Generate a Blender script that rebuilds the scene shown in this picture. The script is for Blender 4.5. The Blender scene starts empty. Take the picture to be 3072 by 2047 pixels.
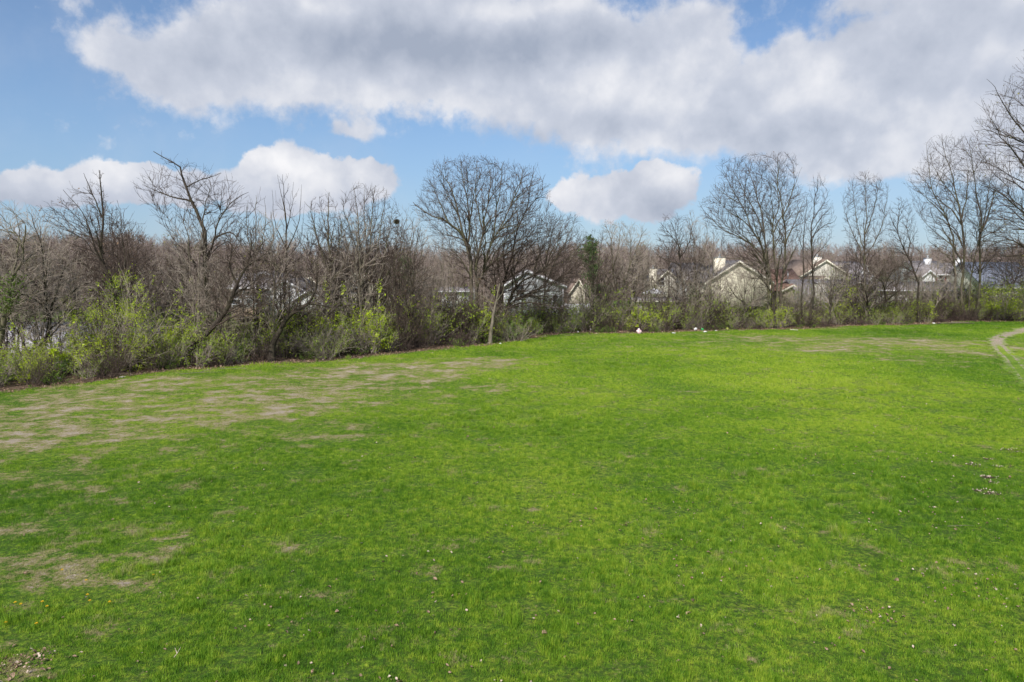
import bpy, math, random
import numpy as np

# ------------------------------------------------------------------ camera, world, sun, exposure
SC = bpy.context.scene
PITCH = math.radians(6.25); CAMH = 7.2; F = 2048.0
cam_d = bpy.data.cameras.new('camera'); cam_d.lens = 24.0; cam_d.sensor_width = 36.0
cam_d.clip_start = 0.2; cam_d.clip_end = 9000
cam = bpy.data.objects.new('camera', cam_d); SC.collection.objects.link(cam)
cam.location = (0, 0, CAMH); cam.rotation_euler = (math.pi/2 - PITCH, 0, 0)
SC.camera = cam
SC.view_settings.view_transform = 'Standard'; SC.view_settings.look = 'None'
SC.view_settings.gamma = 1; SC.view_settings.use_curve_mapping = False
SC.view_settings.exposure = 0.60
SC.render.engine = 'CYCLES'
SC.cycles.max_bounces = 6; SC.cycles.diffuse_bounces = 3; SC.cycles.transparent_max_bounces = 4
SC.cycles.transmission_bounces = 4; SC.cycles.glossy_bounces = 2

SUN_EL = math.radians(43); SUN_AZ = math.radians(203)      # azimuth clockwise from +Y: behind the camera, to its left
sun_d = bpy.data.lights.new('sun', 'SUN'); sun_d.energy = 3.7; sun_d.angle = math.radians(0.6)
sun_d.color = (1.0, 0.955, 0.89)
sun = bpy.data.objects.new('sun', sun_d); SC.collection.objects.link(sun)
from mathutils import Vector
sv = Vector((math.sin(SUN_AZ)*math.cos(SUN_EL), math.cos(SUN_AZ)*math.cos(SUN_EL), math.sin(SUN_EL)))
sun.rotation_euler = sv.to_track_quat('Z', 'Y').to_euler()
sun.location = (0, -20, 60)

class NT:
    """tiny node-graph helper"""
    def __init__(s, tree): s.t = tree; s.n = tree.nodes; s.l = tree.links; s.n.clear()
    def new(s, kind, **kw):
        nd = s.n.new(kind)
        for k, v in kw.items(): setattr(nd, k, v)
        return nd
    def link(s, a, b): s.l.new(a, b)
    def put(s, sock, v):
        if hasattr(v, 'is_linked') or isinstance(v, bpy.types.NodeSocket): s.l.new(v, sock)
        elif v is not None: sock.default_value = v
    def math(s, op, a, b=None, c=None, clamp=False):
        nd = s.new('ShaderNodeMath', operation=op, use_clamp=clamp)
        s.put(nd.inputs[0], a)
        if b is not None: s.put(nd.inputs[1], b)
        if c is not None: s.put(nd.inputs[2], c)
        return nd.outputs[0]
    def vec(s, op, a, b=None, c=None, scale=None):
        nd = s.new('ShaderNodeVectorMath', operation=op)
        s.put(nd.inputs[0], a)
        if b is not None: s.put(nd.inputs[1], b)
        if c is not None: s.put(nd.inputs[2], c)
        if scale is not None: s.put(nd.inputs['Scale'], scale)
        return nd.outputs['Value'] if op in ('DOT_PRODUCT', 'LENGTH', 'DISTANCE') else nd.outputs[0]
    def mix(s, f, a, b, blend='MIX'):
        nd = s.new('ShaderNodeMix', data_type='RGBA', blend_type=blend)
        s.put(nd.inputs[0], f); s.put(nd.inputs[6], a if not isinstance(a, tuple) else (*a[:3], 1))
        s.put(nd.inputs[7], b if not isinstance(b, tuple) else (*b[:3], 1))
        return nd.outputs[2]
    def noise(s, v, scale, detail=4, rough=0.5, dist=0.0, col=False):
        nd = s.new('ShaderNodeTexNoise'); s.put(nd.inputs['Vector'], v)
        nd.inputs['Scale'].default_value = scale; nd.inputs['Detail'].default_value = detail
        nd.inputs['Roughness'].default_value = rough; nd.inputs['Distortion'].default_value = dist
        return nd.outputs['Color' if col else 'Fac']
    def ramp(s, v, a, b, lo=0.0, hi=1.0):
        nd = s.new('ShaderNodeMapRange', interpolation_type='SMOOTHSTEP'); s.put(nd.inputs[0], v)
        for i, x in enumerate((a, b, lo, hi)): nd.inputs[i+1].default_value = x
        return nd.outputs[0]
    def lramp(s, v, a, b, lo=0.0, hi=1.0):
        nd = s.new('ShaderNodeMapRange'); s.put(nd.inputs[0], v)
        for i, x in enumerate((a, b, lo, hi)): nd.inputs[i+1].default_value = x
        return nd.outputs[0]

def px_dir(px, py):
    """direction through a pixel of the 3072 x 2047 photograph"""
    fx, fy = px-1536.0, py-1023.5
    return np.array([fx, F*math.cos(PITCH)-fy*math.sin(PITCH), -F*math.sin(PITCH)-fy*math.cos(PITCH)])
def at(px, py, Y):
    d = px_dir(px, py); return np.array([0, 0, CAMH]) + d*(Y/d[1])
def gp(px, py):
    d = px_dir(px, py); t = -CAMH/d[2]; return np.array([0, 0, CAMH]) + d*t
def azel(px, py):
    d = px_dir(px, py); return math.atan2(d[0], d[1]), math.atan2(d[2], math.hypot(d[0], d[1]))

# ---- sky: Nishita sky with procedural cumulus laid out by direction (azimuth, elevation)
world = bpy.data.worlds.new('World'); SC.world = world; world.use_nodes = True
def build_sky():
    N = NT(world.node_tree)
    out = N.new('ShaderNodeOutputWorld'); bg = N.new('ShaderNodeBackground')
    bg.inputs['Strength'].default_value = 0.085
    N.link(bg.outputs[0], out.inputs[0])
    sky = N.new('ShaderNodeTexSky', sky_type='NISHITA'); sky.sun_disc = False
    sky.sun_elevation = SUN_EL; sky.sun_rotation = SUN_AZ
    sky.air_density = 1.0; sky.dust_density = 0.4; sky.ozone_density = 2.0; sky.altitude = 200
    tc = N.new('ShaderNodeTexCoord'); d = tc.outputs['Generated']
    sep = N.new('ShaderNodeSeparateXYZ'); N.link(d, sep.inputs[0])
    az = N.math('ARCTAN2', sep.outputs[0], sep.outputs[1])
    el = N.math('ARCSINE', sep.outputs[2])
    cmb = N.new('ShaderNodeCombineXYZ'); N.link(az, cmb.inputs[0]); N.link(el, cmb.inputs[1])
    p = cmb.outputs[0]
    # domain warp in the direction sphere (seamless)
    w1 = N.vec('SUBTRACT', N.noise(d, 7, 4, 0.55, col=True), (0.5, 0.5, 0.5))
    w2 = N.vec('SUBTRACT', N.noise(d, 26, 5, 0.6, col=True), (0.5, 0.5, 0.5))
    pw = N.vec('ADD', N.vec('MULTIPLY_ADD', w1, (0.10, 0.06, 0), p), N.vec('MULTIPLY', w2, (0.035, 0.028, 0)))
    S3 = 1.3056
    def blobs(lst, v):
        tot = None
        for (x, y, rx, ry, w) in lst:
            a, e = azel(x*S3, y*S3)
            a1, _ = azel((x+rx)*S3, y*S3); _, e1 = azel(x*S3, (y-ry)*S3)
            sx, sy = 1/max(a1-a, .01), 1/max(e1-e, .01)
            q = N.vec('MULTIPLY_ADD', v, (sx, sy, 0), (-a*sx, -e*sy, 0))
            r2 = N.vec('DOT_PRODUCT', q, q)
            g = N.math('MULTIPLY', N.math('EXPONENT', N.math('MULTIPLY', r2, -0.9)), w)
            tot = g if tot is None else N.math('ADD', tot, g)
        return tot
    # (x, y, rx, ry, weight) in display pixels of the photograph, converted to azimuth/elevation
    body = [(270,105,85,45,.8),(370,150,100,60,.85),(480,180,120,65,.8),(450,90,70,60,.55),(620,150,190,105,.95),(700,40,200,85,1),(900,70,230,110,1),
            (960,190,260,75,.9),(1150,90,220,110,1),(1350,60,150,80,.9),(1330,230,230,95,1),(1530,250,230,95,1),(1600,150,110,75,.9),
            (1620,60,70,60,.9),(1740,270,230,90,1),(1900,190,130,90,.85),(2080,200,220,120,1),(2250,80,260,100,1.05),(2300,220,240,110,.9),
            (1950,330,170,55,.75),(1800,130,55,35,.4),(2200,340,140,60,.55),(2150,395,240,45,.55),(1960,395,150,35,.5),(820,295,60,22,.7),(200,15,60,22,.42),(1960,20,60,30,.6),
            (2600,200,300,300,1),(1200,-120,700,90,.9),(2300,-150,500,120,.9),(1480,120,70,45,.6)]
    cum = [(60,425,170,48,.85),(240,425,170,48,.9),(400,430,130,45,.85),(-250,430,250,50,.8),(610,385,70,55,.95),(690,400,95,62,1),(650,440,150,50,.8),(800,430,110,50,.95),(860,400,48,36,.7),
           (1340,435,70,34,.85),(1430,450,120,48,.95),(1480,415,60,30,.7),(1560,430,62,40,.9),(1500,470,120,34,.5),(20,530,60,14,.4)]
    sb = blobs(body, pw); scu = blobs(cum, pw)
    fb = N.noise(d, 11, 8, 0.58); ff = N.noise(d, 60, 5, 0.6)
    nb = N.math('ADD', N.math('MULTIPLY_ADD', fb, 1.25, -0.625), N.math('MULTIPLY_ADD', ff, 0.6, -0.3))
    # cauliflower lumps
    wv = N.vec('ADD', d, N.vec('MULTIPLY', w2, (.06, .06, .06)))
    lump = None
    for sc_, a_ in ((13, .55), (30, .32), (64, .18)):
        v = N.new('ShaderNodeTexVoronoi', feature='SMOOTH_F1'); N.link(wv, v.inputs['Vector']); v.inputs['Scale'].default_value = sc_; v.inputs['Smoothness'].default_value = .35
        q = N.math('MULTIPLY_ADD', v.outputs['Distance'], -a_, a_*.45); lump = q if lump is None else N.math('ADD', lump, q)
    # rest of the sky dome carries the same broken cloud
    gen = N.math('MULTIPLY', N.ramp(N.noise(d, 2.6, 5, 0.55), 0.42, 0.62), 1.1)
    aza = N.math('ABSOLUTE', az)
    outside = N.math('MAXIMUM', N.ramp(aza, 0.95, 1.25), N.ramp(el, 0.46, 0.62))
    sb = N.math('ADD', sb, N.math('MULTIPLY', gen, outside))
    m1 = N.ramp(N.math('MULTIPLY_ADD', lump, .7, N.math('MULTIPLY_ADD', nb, 1.0, sb)), 0.12, 0.80)
    m2 = N.ramp(N.math('MULTIPLY_ADD', lump, .8, N.math('MULTIPLY_ADD', nb, 0.6, scu)), 0.32, 0.58)
    # brightness of the cloud: billows lit from above, grey flat undersides
    up = N.vec('ADD', d, (0, 0, 0.035))
    lit = N.math('SUBTRACT', N.noise(d, 8, 6, 0.5), N.noise(up, 8, 6, 0.5))
    dark = blobs([(950,125,330,70,.95),(700,70,170,60,.55),(1180,90,190,50,.6),(2150,110,260,45,.45),(2250,190,150,40,.5),(1450,300,350,32,.5),(1850,300,150,40,.35),
                  (480,150,70,40,.3),(1500,480,170,30,.55),(750,470,260,30,.45),(150,470,280,28,.45),(-200,470,280,28,.45),(1950,350,150,30,.3),(950,-60,600,60,.3)], pw)
    bright = blobs([(1340,180,90,40,.5),(1250,15,220,28,.6),(1560,150,90,50,.4),(1880,180,60,50,.4),(700,360,90,30,.5),(620,350,50,30,.5),(850,385,50,22,.5),(1540,410,80,24,.55),(1330,425,50,22,.5),(250,110,60,40,.45),(2080,235,90,30,.4),(420,60,60,50,.2)], pw)
    b = N.math('ADD', N.math('MULTIPLY_ADD', lump, .32, 0.63), N.math('MULTIPLY', lit, 1.3))
    b = N.math('SUBTRACT', b, N.math('MULTIPLY', dark, 0.40))
    b = N.math('ADD', b, N.math('MULTIPLY', bright, 0.28))
    b = N.math('ADD', b, N.math('MULTIPLY_ADD', N.noise(d, 6, 6, 0.55), 0.34, -0.17), clamp=True)
    ccol = N.new('ShaderNodeValToRGB'); N.link(b, ccol.inputs[0])
    cr = ccol.color_ramp; cr.elements[0].position = 0.05; cr.elements[0].color = (0.34, 0.385, 0.48, 1)
    cr.elements[1].position = 1.0; cr.elements[1].color = (0.87, 0.865, 0.88, 1)
    e = cr.elements.new(0.5); e.color = (0.53, 0.565, 0.65, 1)
    CL = N.vec('SCALE', ccol.outputs[0], scale=SKY_CLOUD)
    # clear blue from the Nishita sky, a little paler near the horizon
    skc = N.mix(1.0, sky.outputs[0], (SKY_TINT[0], SKY_TINT[1], SKY_TINT[2]), 'MULTIPLY')
    hz = N.ramp(el, 0.0, 0.30, 0.62, 0.10)
    skc = N.mix(hz, skc, SKY_HZ)
    m = N.math('MAXIMUM', N.math('MULTIPLY', m1, 0.97), m2)
    thin = N.math('MULTIPLY', N.ramp(N.noise(d, 3.5, 6, 0.6), 0.45, 0.8), 0.22)
    m = N.math('MAXIMUM', m, thin)
    below = N.ramp(el, -0.02, 0.03)
    m = N.math('MULTIPLY', m, below)
    N.link(N.mix(m, skc, CL), bg.inputs['Color'])
SKY_CLOUD = 8.7
SKY_TINT = (0.81, 0.91, 1.02)
SKY_HZ = (2.25, 3.3, 4.85)
build_sky()
world.cycles.sampling_method = 'MANUAL'; world.cycles.sample_map_resolution = 512

# ------------------------------------------------------------------ mesh helpers
COL = SC.collection
def mesh_arrays(name, V, Fc, mat=None, midx=None, smooth=False):
    """V (n,3); Fc list of int arrays (m,k), k verts per face"""
    me = bpy.data.meshes.new(name)
    if not isinstance(Fc, list): Fc = [Fc]
    Fc = [f for f in Fc if len(f)]
    nl = sum(f.size for f in Fc); nf = sum(len(f) for f in Fc)
    me.vertices.add(len(V)); me.vertices.foreach_set('co', np.asarray(V, np.float32).ravel())
    me.loops.add(nl); me.polygons.add(nf)
    me.loops.foreach_set('vertex_index', np.concatenate([f.ravel() for f in Fc]).astype(np.int32))
    tot = np.concatenate([np.full(len(f), f.shape[1]) for f in Fc]); st = np.concatenate([[0], np.cumsum(tot)[:-1]])
    me.polygons.foreach_set('loop_start', st.astype(np.int32))
    if midx is not None: me.polygons.foreach_set('material_index', np.asarray(midx, np.int32))
    if smooth: me.polygons.foreach_set('use_smooth', np.ones(nf, bool))
    me.update(calc_edges=True)
    mats = mat if isinstance(mat, (list, tuple)) else [mat]
    for m in mats:
        if m: me.materials.append(m)
    return me
def add(name, me, parent=None, loc=None):
    o = bpy.data.objects.new(name, me); COL.objects.link(o)
    if parent is not None: o.parent = parent
    if loc is not None: o.location = loc
    return o
def tag(o, label=None, cat=None, group=None, kind=None):
    if label: o['label'] = label
    if cat: o['category'] = cat
    if group: o['group'] = group
    if kind: o['kind'] = kind
    return o
def empty(name, loc, label, cat, group=None, rz=0):
    o = add(name, None); o.location = loc; o.rotation_euler = (0, 0, rz); o.empty_display_size = 0.3
    return tag(o, label, cat, group)
def copy_tree(o, parent=None):
    c = o.copy(); COL.objects.link(c); c.parent = parent
    for ch in [x for x in KIDS.get(o.name, [])]:
        copy_tree(ch, c)
    return c
KIDS = {}
def kid(parent, o):
    KIDS.setdefault(parent.name, []).append(o); return o

class MB:
    """collects convex pieces into one mesh"""
    def __init__(s): s.v = []; s.f = {}; s.n = 0
    def poly(s, V, faces):
        for f in faces: s.f.setdefault(len(f), []).append([i+s.n for i in f])
        s.v.extend([tuple(p) for p in V]); s.n += len(V); return s
    def box(s, x0, x1, y0, y1, z0, z1):
        V = [(x0,y0,z0),(x1,y0,z0),(x1,y1,z0),(x0,y1,z0),(x0,y0,z1),(x1,y0,z1),(x1,y1,z1),(x0,y1,z1)]
        return s.poly(V, [(0,3,2,1),(4,5,6,7),(0,1,5,4),(1,2,6,5),(2,3,7,6),(3,0,4,7)])
    def cyl(s, x, y, z0, z1, r, n=10, r2=None):
        r2 = r if r2 is None else r2
        V = [(x+r*math.cos(2*math.pi*i/n), y+r*math.sin(2*math.pi*i/n), z0) for i in range(n)] + \
            [(x+r2*math.cos(2*math.pi*i/n), y+r2*math.sin(2*math.pi*i/n), z1) for i in range(n)]
        return s.poly(V, [(i, (i+1)%n, n+(i+1)%n, n+i) for i in range(n)] + [tuple(range(n))[::-1], tuple(range(n, 2*n))])
    def me(s, name, mat, smooth=False):
        return mesh_arrays(name, np.array(s.v), [np.array(s.f[k]) for k in sorted(s.f)], mat, smooth=smooth)

# ------------------------------------------------------------------ materials
def new_mat(name):
    m = bpy.data.materials.new(name); m.use_nodes = True; return m, NT(m.node_tree)
def finish(N, col, rough=0.8, bump=None, bstr=0.3, bdist=0.02, spec=0.3, transl=None, metal=0.0):
    out = N.new('ShaderNodeOutputMaterial'); b = N.new('ShaderNodeBsdfPrincipled')
    N.put(b.inputs['Base Color'], col if not isinstance(col, tuple) else (*col[:3], 1))
    N.put(b.inputs['Roughness'], rough); b.inputs['Specular IOR Level'].default_value = spec
    b.inputs['Metallic'].default_value = metal
    if bump is not None:
        bn = N.new('ShaderNodeBump'); bn.inputs['Strength'].default_value = bstr; bn.inputs['Distance'].default_value = bdist
        N.link(bump, bn.inputs['Height']); N.link(bn.outputs[0], b.inputs['Normal'])
    if transl:
        t = N.new('ShaderNodeBsdfTranslucent'); N.put(t.inputs[0], col if not isinstance(col, tuple) else (*col[:3], 1))
        mx = N.new('ShaderNodeMixShader'); mx.inputs[0].default_value = transl
        N.link(b.outputs[0], mx.inputs[1]); N.link(t.outputs[0], mx.inputs[2]); N.link(mx.outputs[0], out.inputs[0])
    else: N.link(b.outputs[0], out.inputs[0])
def wpos(N): return N.new('ShaderNodeNewGeometry').outputs['Position']
def opos(N): return N.new('ShaderNodeTexCoord').outputs['Object']

# dry / bare patches of the meadow, given by where they lie on the ground: (px, py, halfwidth px, halfheight px, strength)
DRY = [(150,1335,300,60,.42),(600,1345,320,50,.32),(1050,1310,260,45,.32),(200,1450,260,50,.35),(1250,1190,300,50,.25),(700,1140,500,30,.35),(0,1215,260,30,.4),(250,1260,240,40,.3),(950,1290,260,40,.22),(1750,1040,260,20,.2),(2150,1030,300,26,.3),(3060,1045,50,18,.8),(3070,1085,50,10,.6),(3040,1120,30,10,.4),(3010,1075,60,50,.3),(420,1200,560,60,.30),(1150,1120,420,50,.30),(2600,1040,520,40,.28),(150,1650,400,200,.20),(60,1300,260,80,.3),(860,1190,230,38,.55),(620,1245,210,36,.62),(800,1230,200,32,.7),(1130,1110,200,22,.9),(1480,1085,130,16,.9),(1500,1160,110,10,.55),(60,1240,140,26,.95),(250,1190,200,26,.75),(500,1150,170,16,.65),
       (90,1310,150,36,.85),(330,1300,140,22,.55),(150,1560,130,18,.6),(150,1420,140,26,.55),(60,1670,200,32,.85),(130,1760,200,40,1.15),(330,1790,110,26,.95),(480,1645,90,18,.9),(330,1680,90,16,.9),(60,1590,100,16,.75),
       (1080,1470,60,10,.55),(680,1530,40,8,.55),(100,2010,90,22,.9),(110,1960,110,12,.6),(2700,1025,190,16,1.0),(2500,1050,150,12,.6),(2300,1015,140,10,.55),(2880,1060,70,14,.7),(2760,1085,140,12,.45),(2620,1660,90,12,.45),(2550,1850,60,10,.6),(2350,1300,80,8,.4),(1900,1650,60,10,.45),(2200,1900,60,12,.5),(500,1850,60,10,.45),(800,1950,50,12,.5),(1600,1250,30,6,.5),(2100,1480,50,8,.4),(1330,1930,60,12,.55),(1500,1700,40,8,.5),(900,1660,60,10,.5),(700,1440,50,8,.5),(2960,1720,90,20,.3),
       (2050,1175,60,7,.3),(1330,1130,90,10,.5),(1000,1170,120,14,.6),(1280,1095,200,12,.6),(1750,1010,90,5,.5),(2100,1003,120,4,.4),(2650,985,240,4,.5)]
def dry_ellipses():
    out = []
    for (x, y, hw, hh, s) in DRY:
        c = gp(x, y); e = gp(x+hw, y); n = gp(x, y+hh)
        f = gp(x, y-hh) if y-hh > 830 else n
        out.append((c[0], c[1], abs(e[0]-c[0]), max(abs(f[1]-n[1])*0.5, .3), s))
    # tan rough ground beyond the hedgerow
    out += [(-25, 84, 16, 16, 1.1), (-45, 98, 30, 10, .4), (60, 104, 30, 12, .3)]
    return out
DRYE = dry_ellipses()
def dry_np(x, y):
    s = np.zeros_like(x)
    for (cx, cy, rx, ry, w) in DRYE: s += w*np.exp(-0.9*(((x-cx)/rx)**2+((y-cy)/ry)**2))
    return s
EDGE = [(-260,1215),(-60,1188),(0,1181),(392,1133),(783,1097),(1044,1077),(1436,1038),(1600,1015),(1697,1005),(1958,999),(2350,986),(2700,976),(3072,966),(3400,958)]
EDGE_W = np.array([gp(*p)[:2] for p in EDGE])
def edge_y(x): return np.interp(x, EDGE_W[:, 0], EDGE_W[:, 1])
def dryness(N, P):
    """how dry (0..1) and how bare (0..1) the meadow is at P; the same field colours the ground and thins the grass"""
    flat = N.vec('MULTIPLY', P, (1, 1, 0)); tot = None
    wz = N.vec('MULTIPLY_ADD', N.vec('SUBTRACT', N.noise(flat, 0.35, 3, 0.6, col=True), (.5, .5, .5)), (5.0, 5.0, 0), flat)
    for (cx, cy, rx, ry, w) in DRYE:
        q = N.vec('MULTIPLY_ADD', wz, (1/rx, 1/ry, 0), (-cx/rx, -cy/ry, 0))
        gss = N.math('MULTIPLY', N.math('EXPONENT', N.math('MULTIPLY', N.vec('DOT_PRODUCT', q, q), -0.9)), w)
        tot = gss if tot is None else N.math('ADD', tot, gss)
    stretch = N.vec('MULTIPLY', flat, (0.8, 1.0, 1))
    n1 = N.noise(stretch, 0.8, 8, 0.72); n2 = N.noise(stretch, 3.0, 7, 0.8)
    d = N.math('ADD', N.math('MULTIPLY', N.math('MINIMUM', tot, .98), 1.0), N.math('MULTIPLY_ADD', n1, 6.2, -3.50))
    d = N.math('ADD', d, N.math('MULTIPLY_ADD', n2, 3.0, -1.5))
    d = N.math('ADD', d, N.math('MULTIPLY_ADD', N.noise(flat, 13.0, 4, .7), 2.4, -1.2))
    return N.ramp(d, 0.10, 0.80), N.ramp(d, 0.74, 1.25), flat, stretch
def field_group():
    g = bpy.data.node_groups.new('meadow_colour', 'ShaderNodeTree')
    g.interface.new_socket('Soil', in_out='OUTPUT', socket_type='NodeSocketFloat')
    g.interface.new_socket('Dry', in_out='OUTPUT', socket_type='NodeSocketFloat')
    g.interface.new_socket('Grass', in_out='OUTPUT', socket_type='NodeSocketColor')
    N = NT(g); P = wpos(N); go = N.new('NodeGroupOutput')
    dry, soil, flat, stretch = dryness(N, P)
    N.link(dry, go.inputs['Dry']); N.link(soil, go.inputs['Soil'])
    # green: broad drifts of yellow-green and deep green, mowing drift, tuft-scale variation that also paints in shadow gaps
    b1 = N.noise(flat, 0.075, 3, 0.5); b2 = N.noise(flat, 0.35, 4, 0.6); b3 = N.noise(stretch, 4.5, 5, 0.7); b4 = N.noise(P, 14, 3, 0.75)
    t = N.math('ADD', N.math('MULTIPLY_ADD', b1, 1.6, -0.8), N.math('MULTIPLY_ADD', b2, 0.9, -0.45))
    t = N.math('ADD', t, N.math('MULTIPLY_ADD', b3, 3.0, -1.5))
    t = N.math('ADD', t, N.math('MULTIPLY_ADD', b4, 2.0, -1.0))
    q = N.vec('MULTIPLY_ADD', flat, (1/34, 1/24, 0), (-14/34, -46/24, 0))   # fresher, yellower growth in the middle of the field
    t = N.math('ADD', t, N.math('MULTIPLY', N.math('EXPONENT', N.math('MULTIPLY', N.vec('DOT_PRODUCT', q, q), -1.0)), 0.30))
    t = N.math('ADD', t, 0.40, clamp=True)
    cr = N.new('ShaderNodeValToRGB'); N.link(t, cr.inputs[0]); c = cr.color_ramp
    c.elements[0].position = 0.0; c.elements[0].color = (0.085, 0.205, 0.015, 1)
    c.elements[1].position = 1.0; c.elements[1].color = (0.420, 0.530, 0.052, 1)
    e = c.elements.new(0.5); e.color = (0.205, 0.360, 0.025, 1)
    N.link(cr.outputs[0], go.inputs['Grass'])
    return g
MEADOW = field_group()
def m_ground():
    m, N = new_mat('meadow_ground'); P = wpos(N)
    g = N.new('ShaderNodeGroup', node_tree=MEADOW)
    fine = N.noise(P, 9, 6, 0.75); fine2 = N.noise(P, 45, 4, 0.7)
    soil = N.mix(N.ramp(fine2, .35, .65), (0.24, 0.19, 0.145), (0.60, 0.51, 0.41))
    straw = N.mix(N.ramp(fine, .3, .7), (0.21, 0.19, 0.07), (0.38, 0.32, 0.16))
    under = N.mix(N.ramp(fine, .3, .75), (0.05, 0.085, 0.02), g.outputs['Grass'])  # dark green puts the shade between grass tufts into the ground colour
    c = N.mix(g.outputs['Dry'], under, straw); c = N.mix(g.outputs['Soil'], c, soil)
    # leaf mould strip under the hedgerow
    v = N.new('ShaderNodeAttribute', attribute_name='mould')
    mould = N.mix(N.ramp(N.noise(P, 7, 5, 0.8), .35, .65), (0.055, 0.038, 0.026), (0.24, 0.17, 0.12))
    mf = N.ramp(N.math('ADD', v.outputs['Fac'], N.math('MULTIPLY_ADD', N.noise(P, 1.6, 5, .7), 1.0, -0.5)), .35, .65)
    c = N.mix(mf, c, mould)
    finish(N, c, 0.95, N.noise(P, 11, 6, 0.8), 1.0, 0.12, spec=0.1)
    return m
def m_path():
    m, N = new_mat('path_dirt'); P = wpos(N); g = N.new('ShaderNodeGroup', node_tree=MEADOW)
    u = N.new('ShaderNodeAttribute', attribute_name='edge').outputs['Fac']
    n = N.noise(P, 2.2, 6, .75); f = N.noise(P, 16, 5, .8)
    dirt = N.mix(N.ramp(f, .3, .7), (0.20, 0.15, 0.11), (0.50, 0.42, 0.34)); grass = N.mix(N.ramp(f, .3, .7), (0.10, 0.13, 0.03), g.outputs['Grass'])
    y = N.new('ShaderNodeSeparateXYZ'); N.link(P, y.inputs[0])
    mid = N.math('MULTIPLY', N.ramp(u, .12, .5, 1.0, 0.0), N.ramp(y.outputs[1], 58, 66, 1.1, .15))   # grass crown between the ruts, worn away higher up
    far = N.ramp(y.outputs[1], 40, 64, .35, 0.0)
    k = N.ramp(N.math('ADD', N.math('ADD', N.math('MAXIMUM', N.math('MULTIPLY', u, .9), mid), far), N.math('MULTIPLY_ADD', n, 3.6, -1.8)), .30, .85)
    finish(N, N.mix(k, dirt, grass), .95, f, 1.0, .06, spec=.1)
    return m
def m_blade():
    m, N = new_mat('grass_blade'); g = N.new('ShaderNodeGroup', node_tree=MEADOW); P = wpos(N)
    straw = N.mix(N.noise(P, 40, 2, .5), (0.30, 0.27, 0.10), (0.62, 0.53, 0.32))
    c = N.mix(N.math('MULTIPLY', g.outputs['Dry'], 0.72), g.outputs['Grass'], straw)
    finish(N, c, 0.6, spec=0.25, transl=0.45)
    return m
def m_bark(name, a, b, moss=0.0, sc=6.0):
    m, N = new_mat(name); P = wpos(N)
    st = N.vec('MULTIPLY', P, (1, 1, .25)); n = N.noise(st, sc, 6, .7)
    c = N.mix(N.ramp(n, .3, .7), a, b)
    if moss: c = N.mix(N.math('MULTIPLY', N.ramp(N.noise(P, .9, 4, .6), .4, .65), moss), c, (0.13, 0.14, 0.05))
    finish(N, c, 0.9, n, 0.7, 0.02, spec=0.15)
    return m
def m_leaf(name, a, b, transl=0.45, sc=3.0):
    m, N = new_mat(name); P = wpos(N)
    c = N.mix(N.ramp(N.math('ADD', N.math('MULTIPLY', N.noise(P, sc, 3, .6), .6), N.math('MULTIPLY', N.noise(P, 30, 1, .5), .4)), .35, .65), a, b)
    finish(N, c, 0.55, spec=0.25, transl=transl)
    return m
def m_plain(name, a, b=None, sc=2.0, rough=0.75, bstr=0.0, spec=.3, metal=0.0):
    m, N = new_mat(name); P = opos(N); n = N.noise(P, sc, 6, .65)
    b = b or tuple(x*0.82 for x in a)
    finish(N, N.mix(N.ramp(n, .3, .7), b, a), rough, n if bstr else None, bstr, .02, spec, metal=metal)
    return m
def m_siding(name, a, pitch=0.16, dirt=.12):
    """lap siding: fine relief, below 3 px in the photograph"""
    m, N = new_mat(name); P = opos(N); sp = N.new('ShaderNodeSeparateXYZ'); N.link(P, sp.inputs[0])
    fr = N.math('FRACT', N.math('DIVIDE', sp.outputs[2], pitch))
    line = N.ramp(fr, 0.0, 0.16, 0.0, 1.0)
    n = N.noise(N.vec('MULTIPLY', P, (.5, .5, 2)), 1.4, 5, .6)
    c = N.mix(N.math('MULTIPLY', n, dirt*2), a, tuple(x*.6 for x in a))
    finish(N, c, 0.6, N.math('ADD', N.math('MULTIPLY', line, .6), N.math('MULTIPLY', fr, -.5)), 0.2, .02)
    return m
def m_shingle(name, a, b):
    m, N = new_mat(name); P = opos(N)
    n = N.noise(P, 9, 5, .8); n2 = N.noise(N.vec('MULTIPLY', P, (.6, .6, 3)), 1.0, 4, .6)
    sp = N.new('ShaderNodeSeparateXYZ'); N.link(P, sp.inputs[0])
    fr = N.math('FRACT', N.math('DIVIDE', sp.outputs[2], .09))
    c = N.mix(N.ramp(n, .25, .75), a, b); c = N.mix(N.ramp(n2, .4, .7, 0, .35), c, tuple(x*1.35 for x in b))
    finish(N, c, .9, N.math('ADD', fr, n), .6, .02, spec=.15)
    return m
def m_brick(name, a, b, mortar):
    m, N = new_mat(name); P = opos(N); sp = N.new('ShaderNodeSeparateXYZ'); N.link(P, sp.inputs[0])
    cb = N.new('ShaderNodeCombineXYZ'); N.link(N.math('ADD', sp.outputs[0], sp.outputs[1]), cb.inputs[0]); N.link(sp.outputs[2], cb.inputs[1])
    br = N.new('ShaderNodeTexBrick'); N.link(cb.outputs[0], br.inputs['Vector']); br.inputs['Scale'].default_value = 1
    br.inputs['Brick Width'].default_value = .42; br.inputs['Row Height'].default_value = .18; br.inputs['Mortar Size'].default_value = .015
    br.inputs['Color1'].default_value = (*a, 1); br.inputs['Color2'].default_value = (*b, 1); br.inputs['Mortar'].default_value = (*mortar, 1)
    finish(N, br.outputs[0], .85, br.outputs['Fac'], -.5, .02)
    return m
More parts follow.
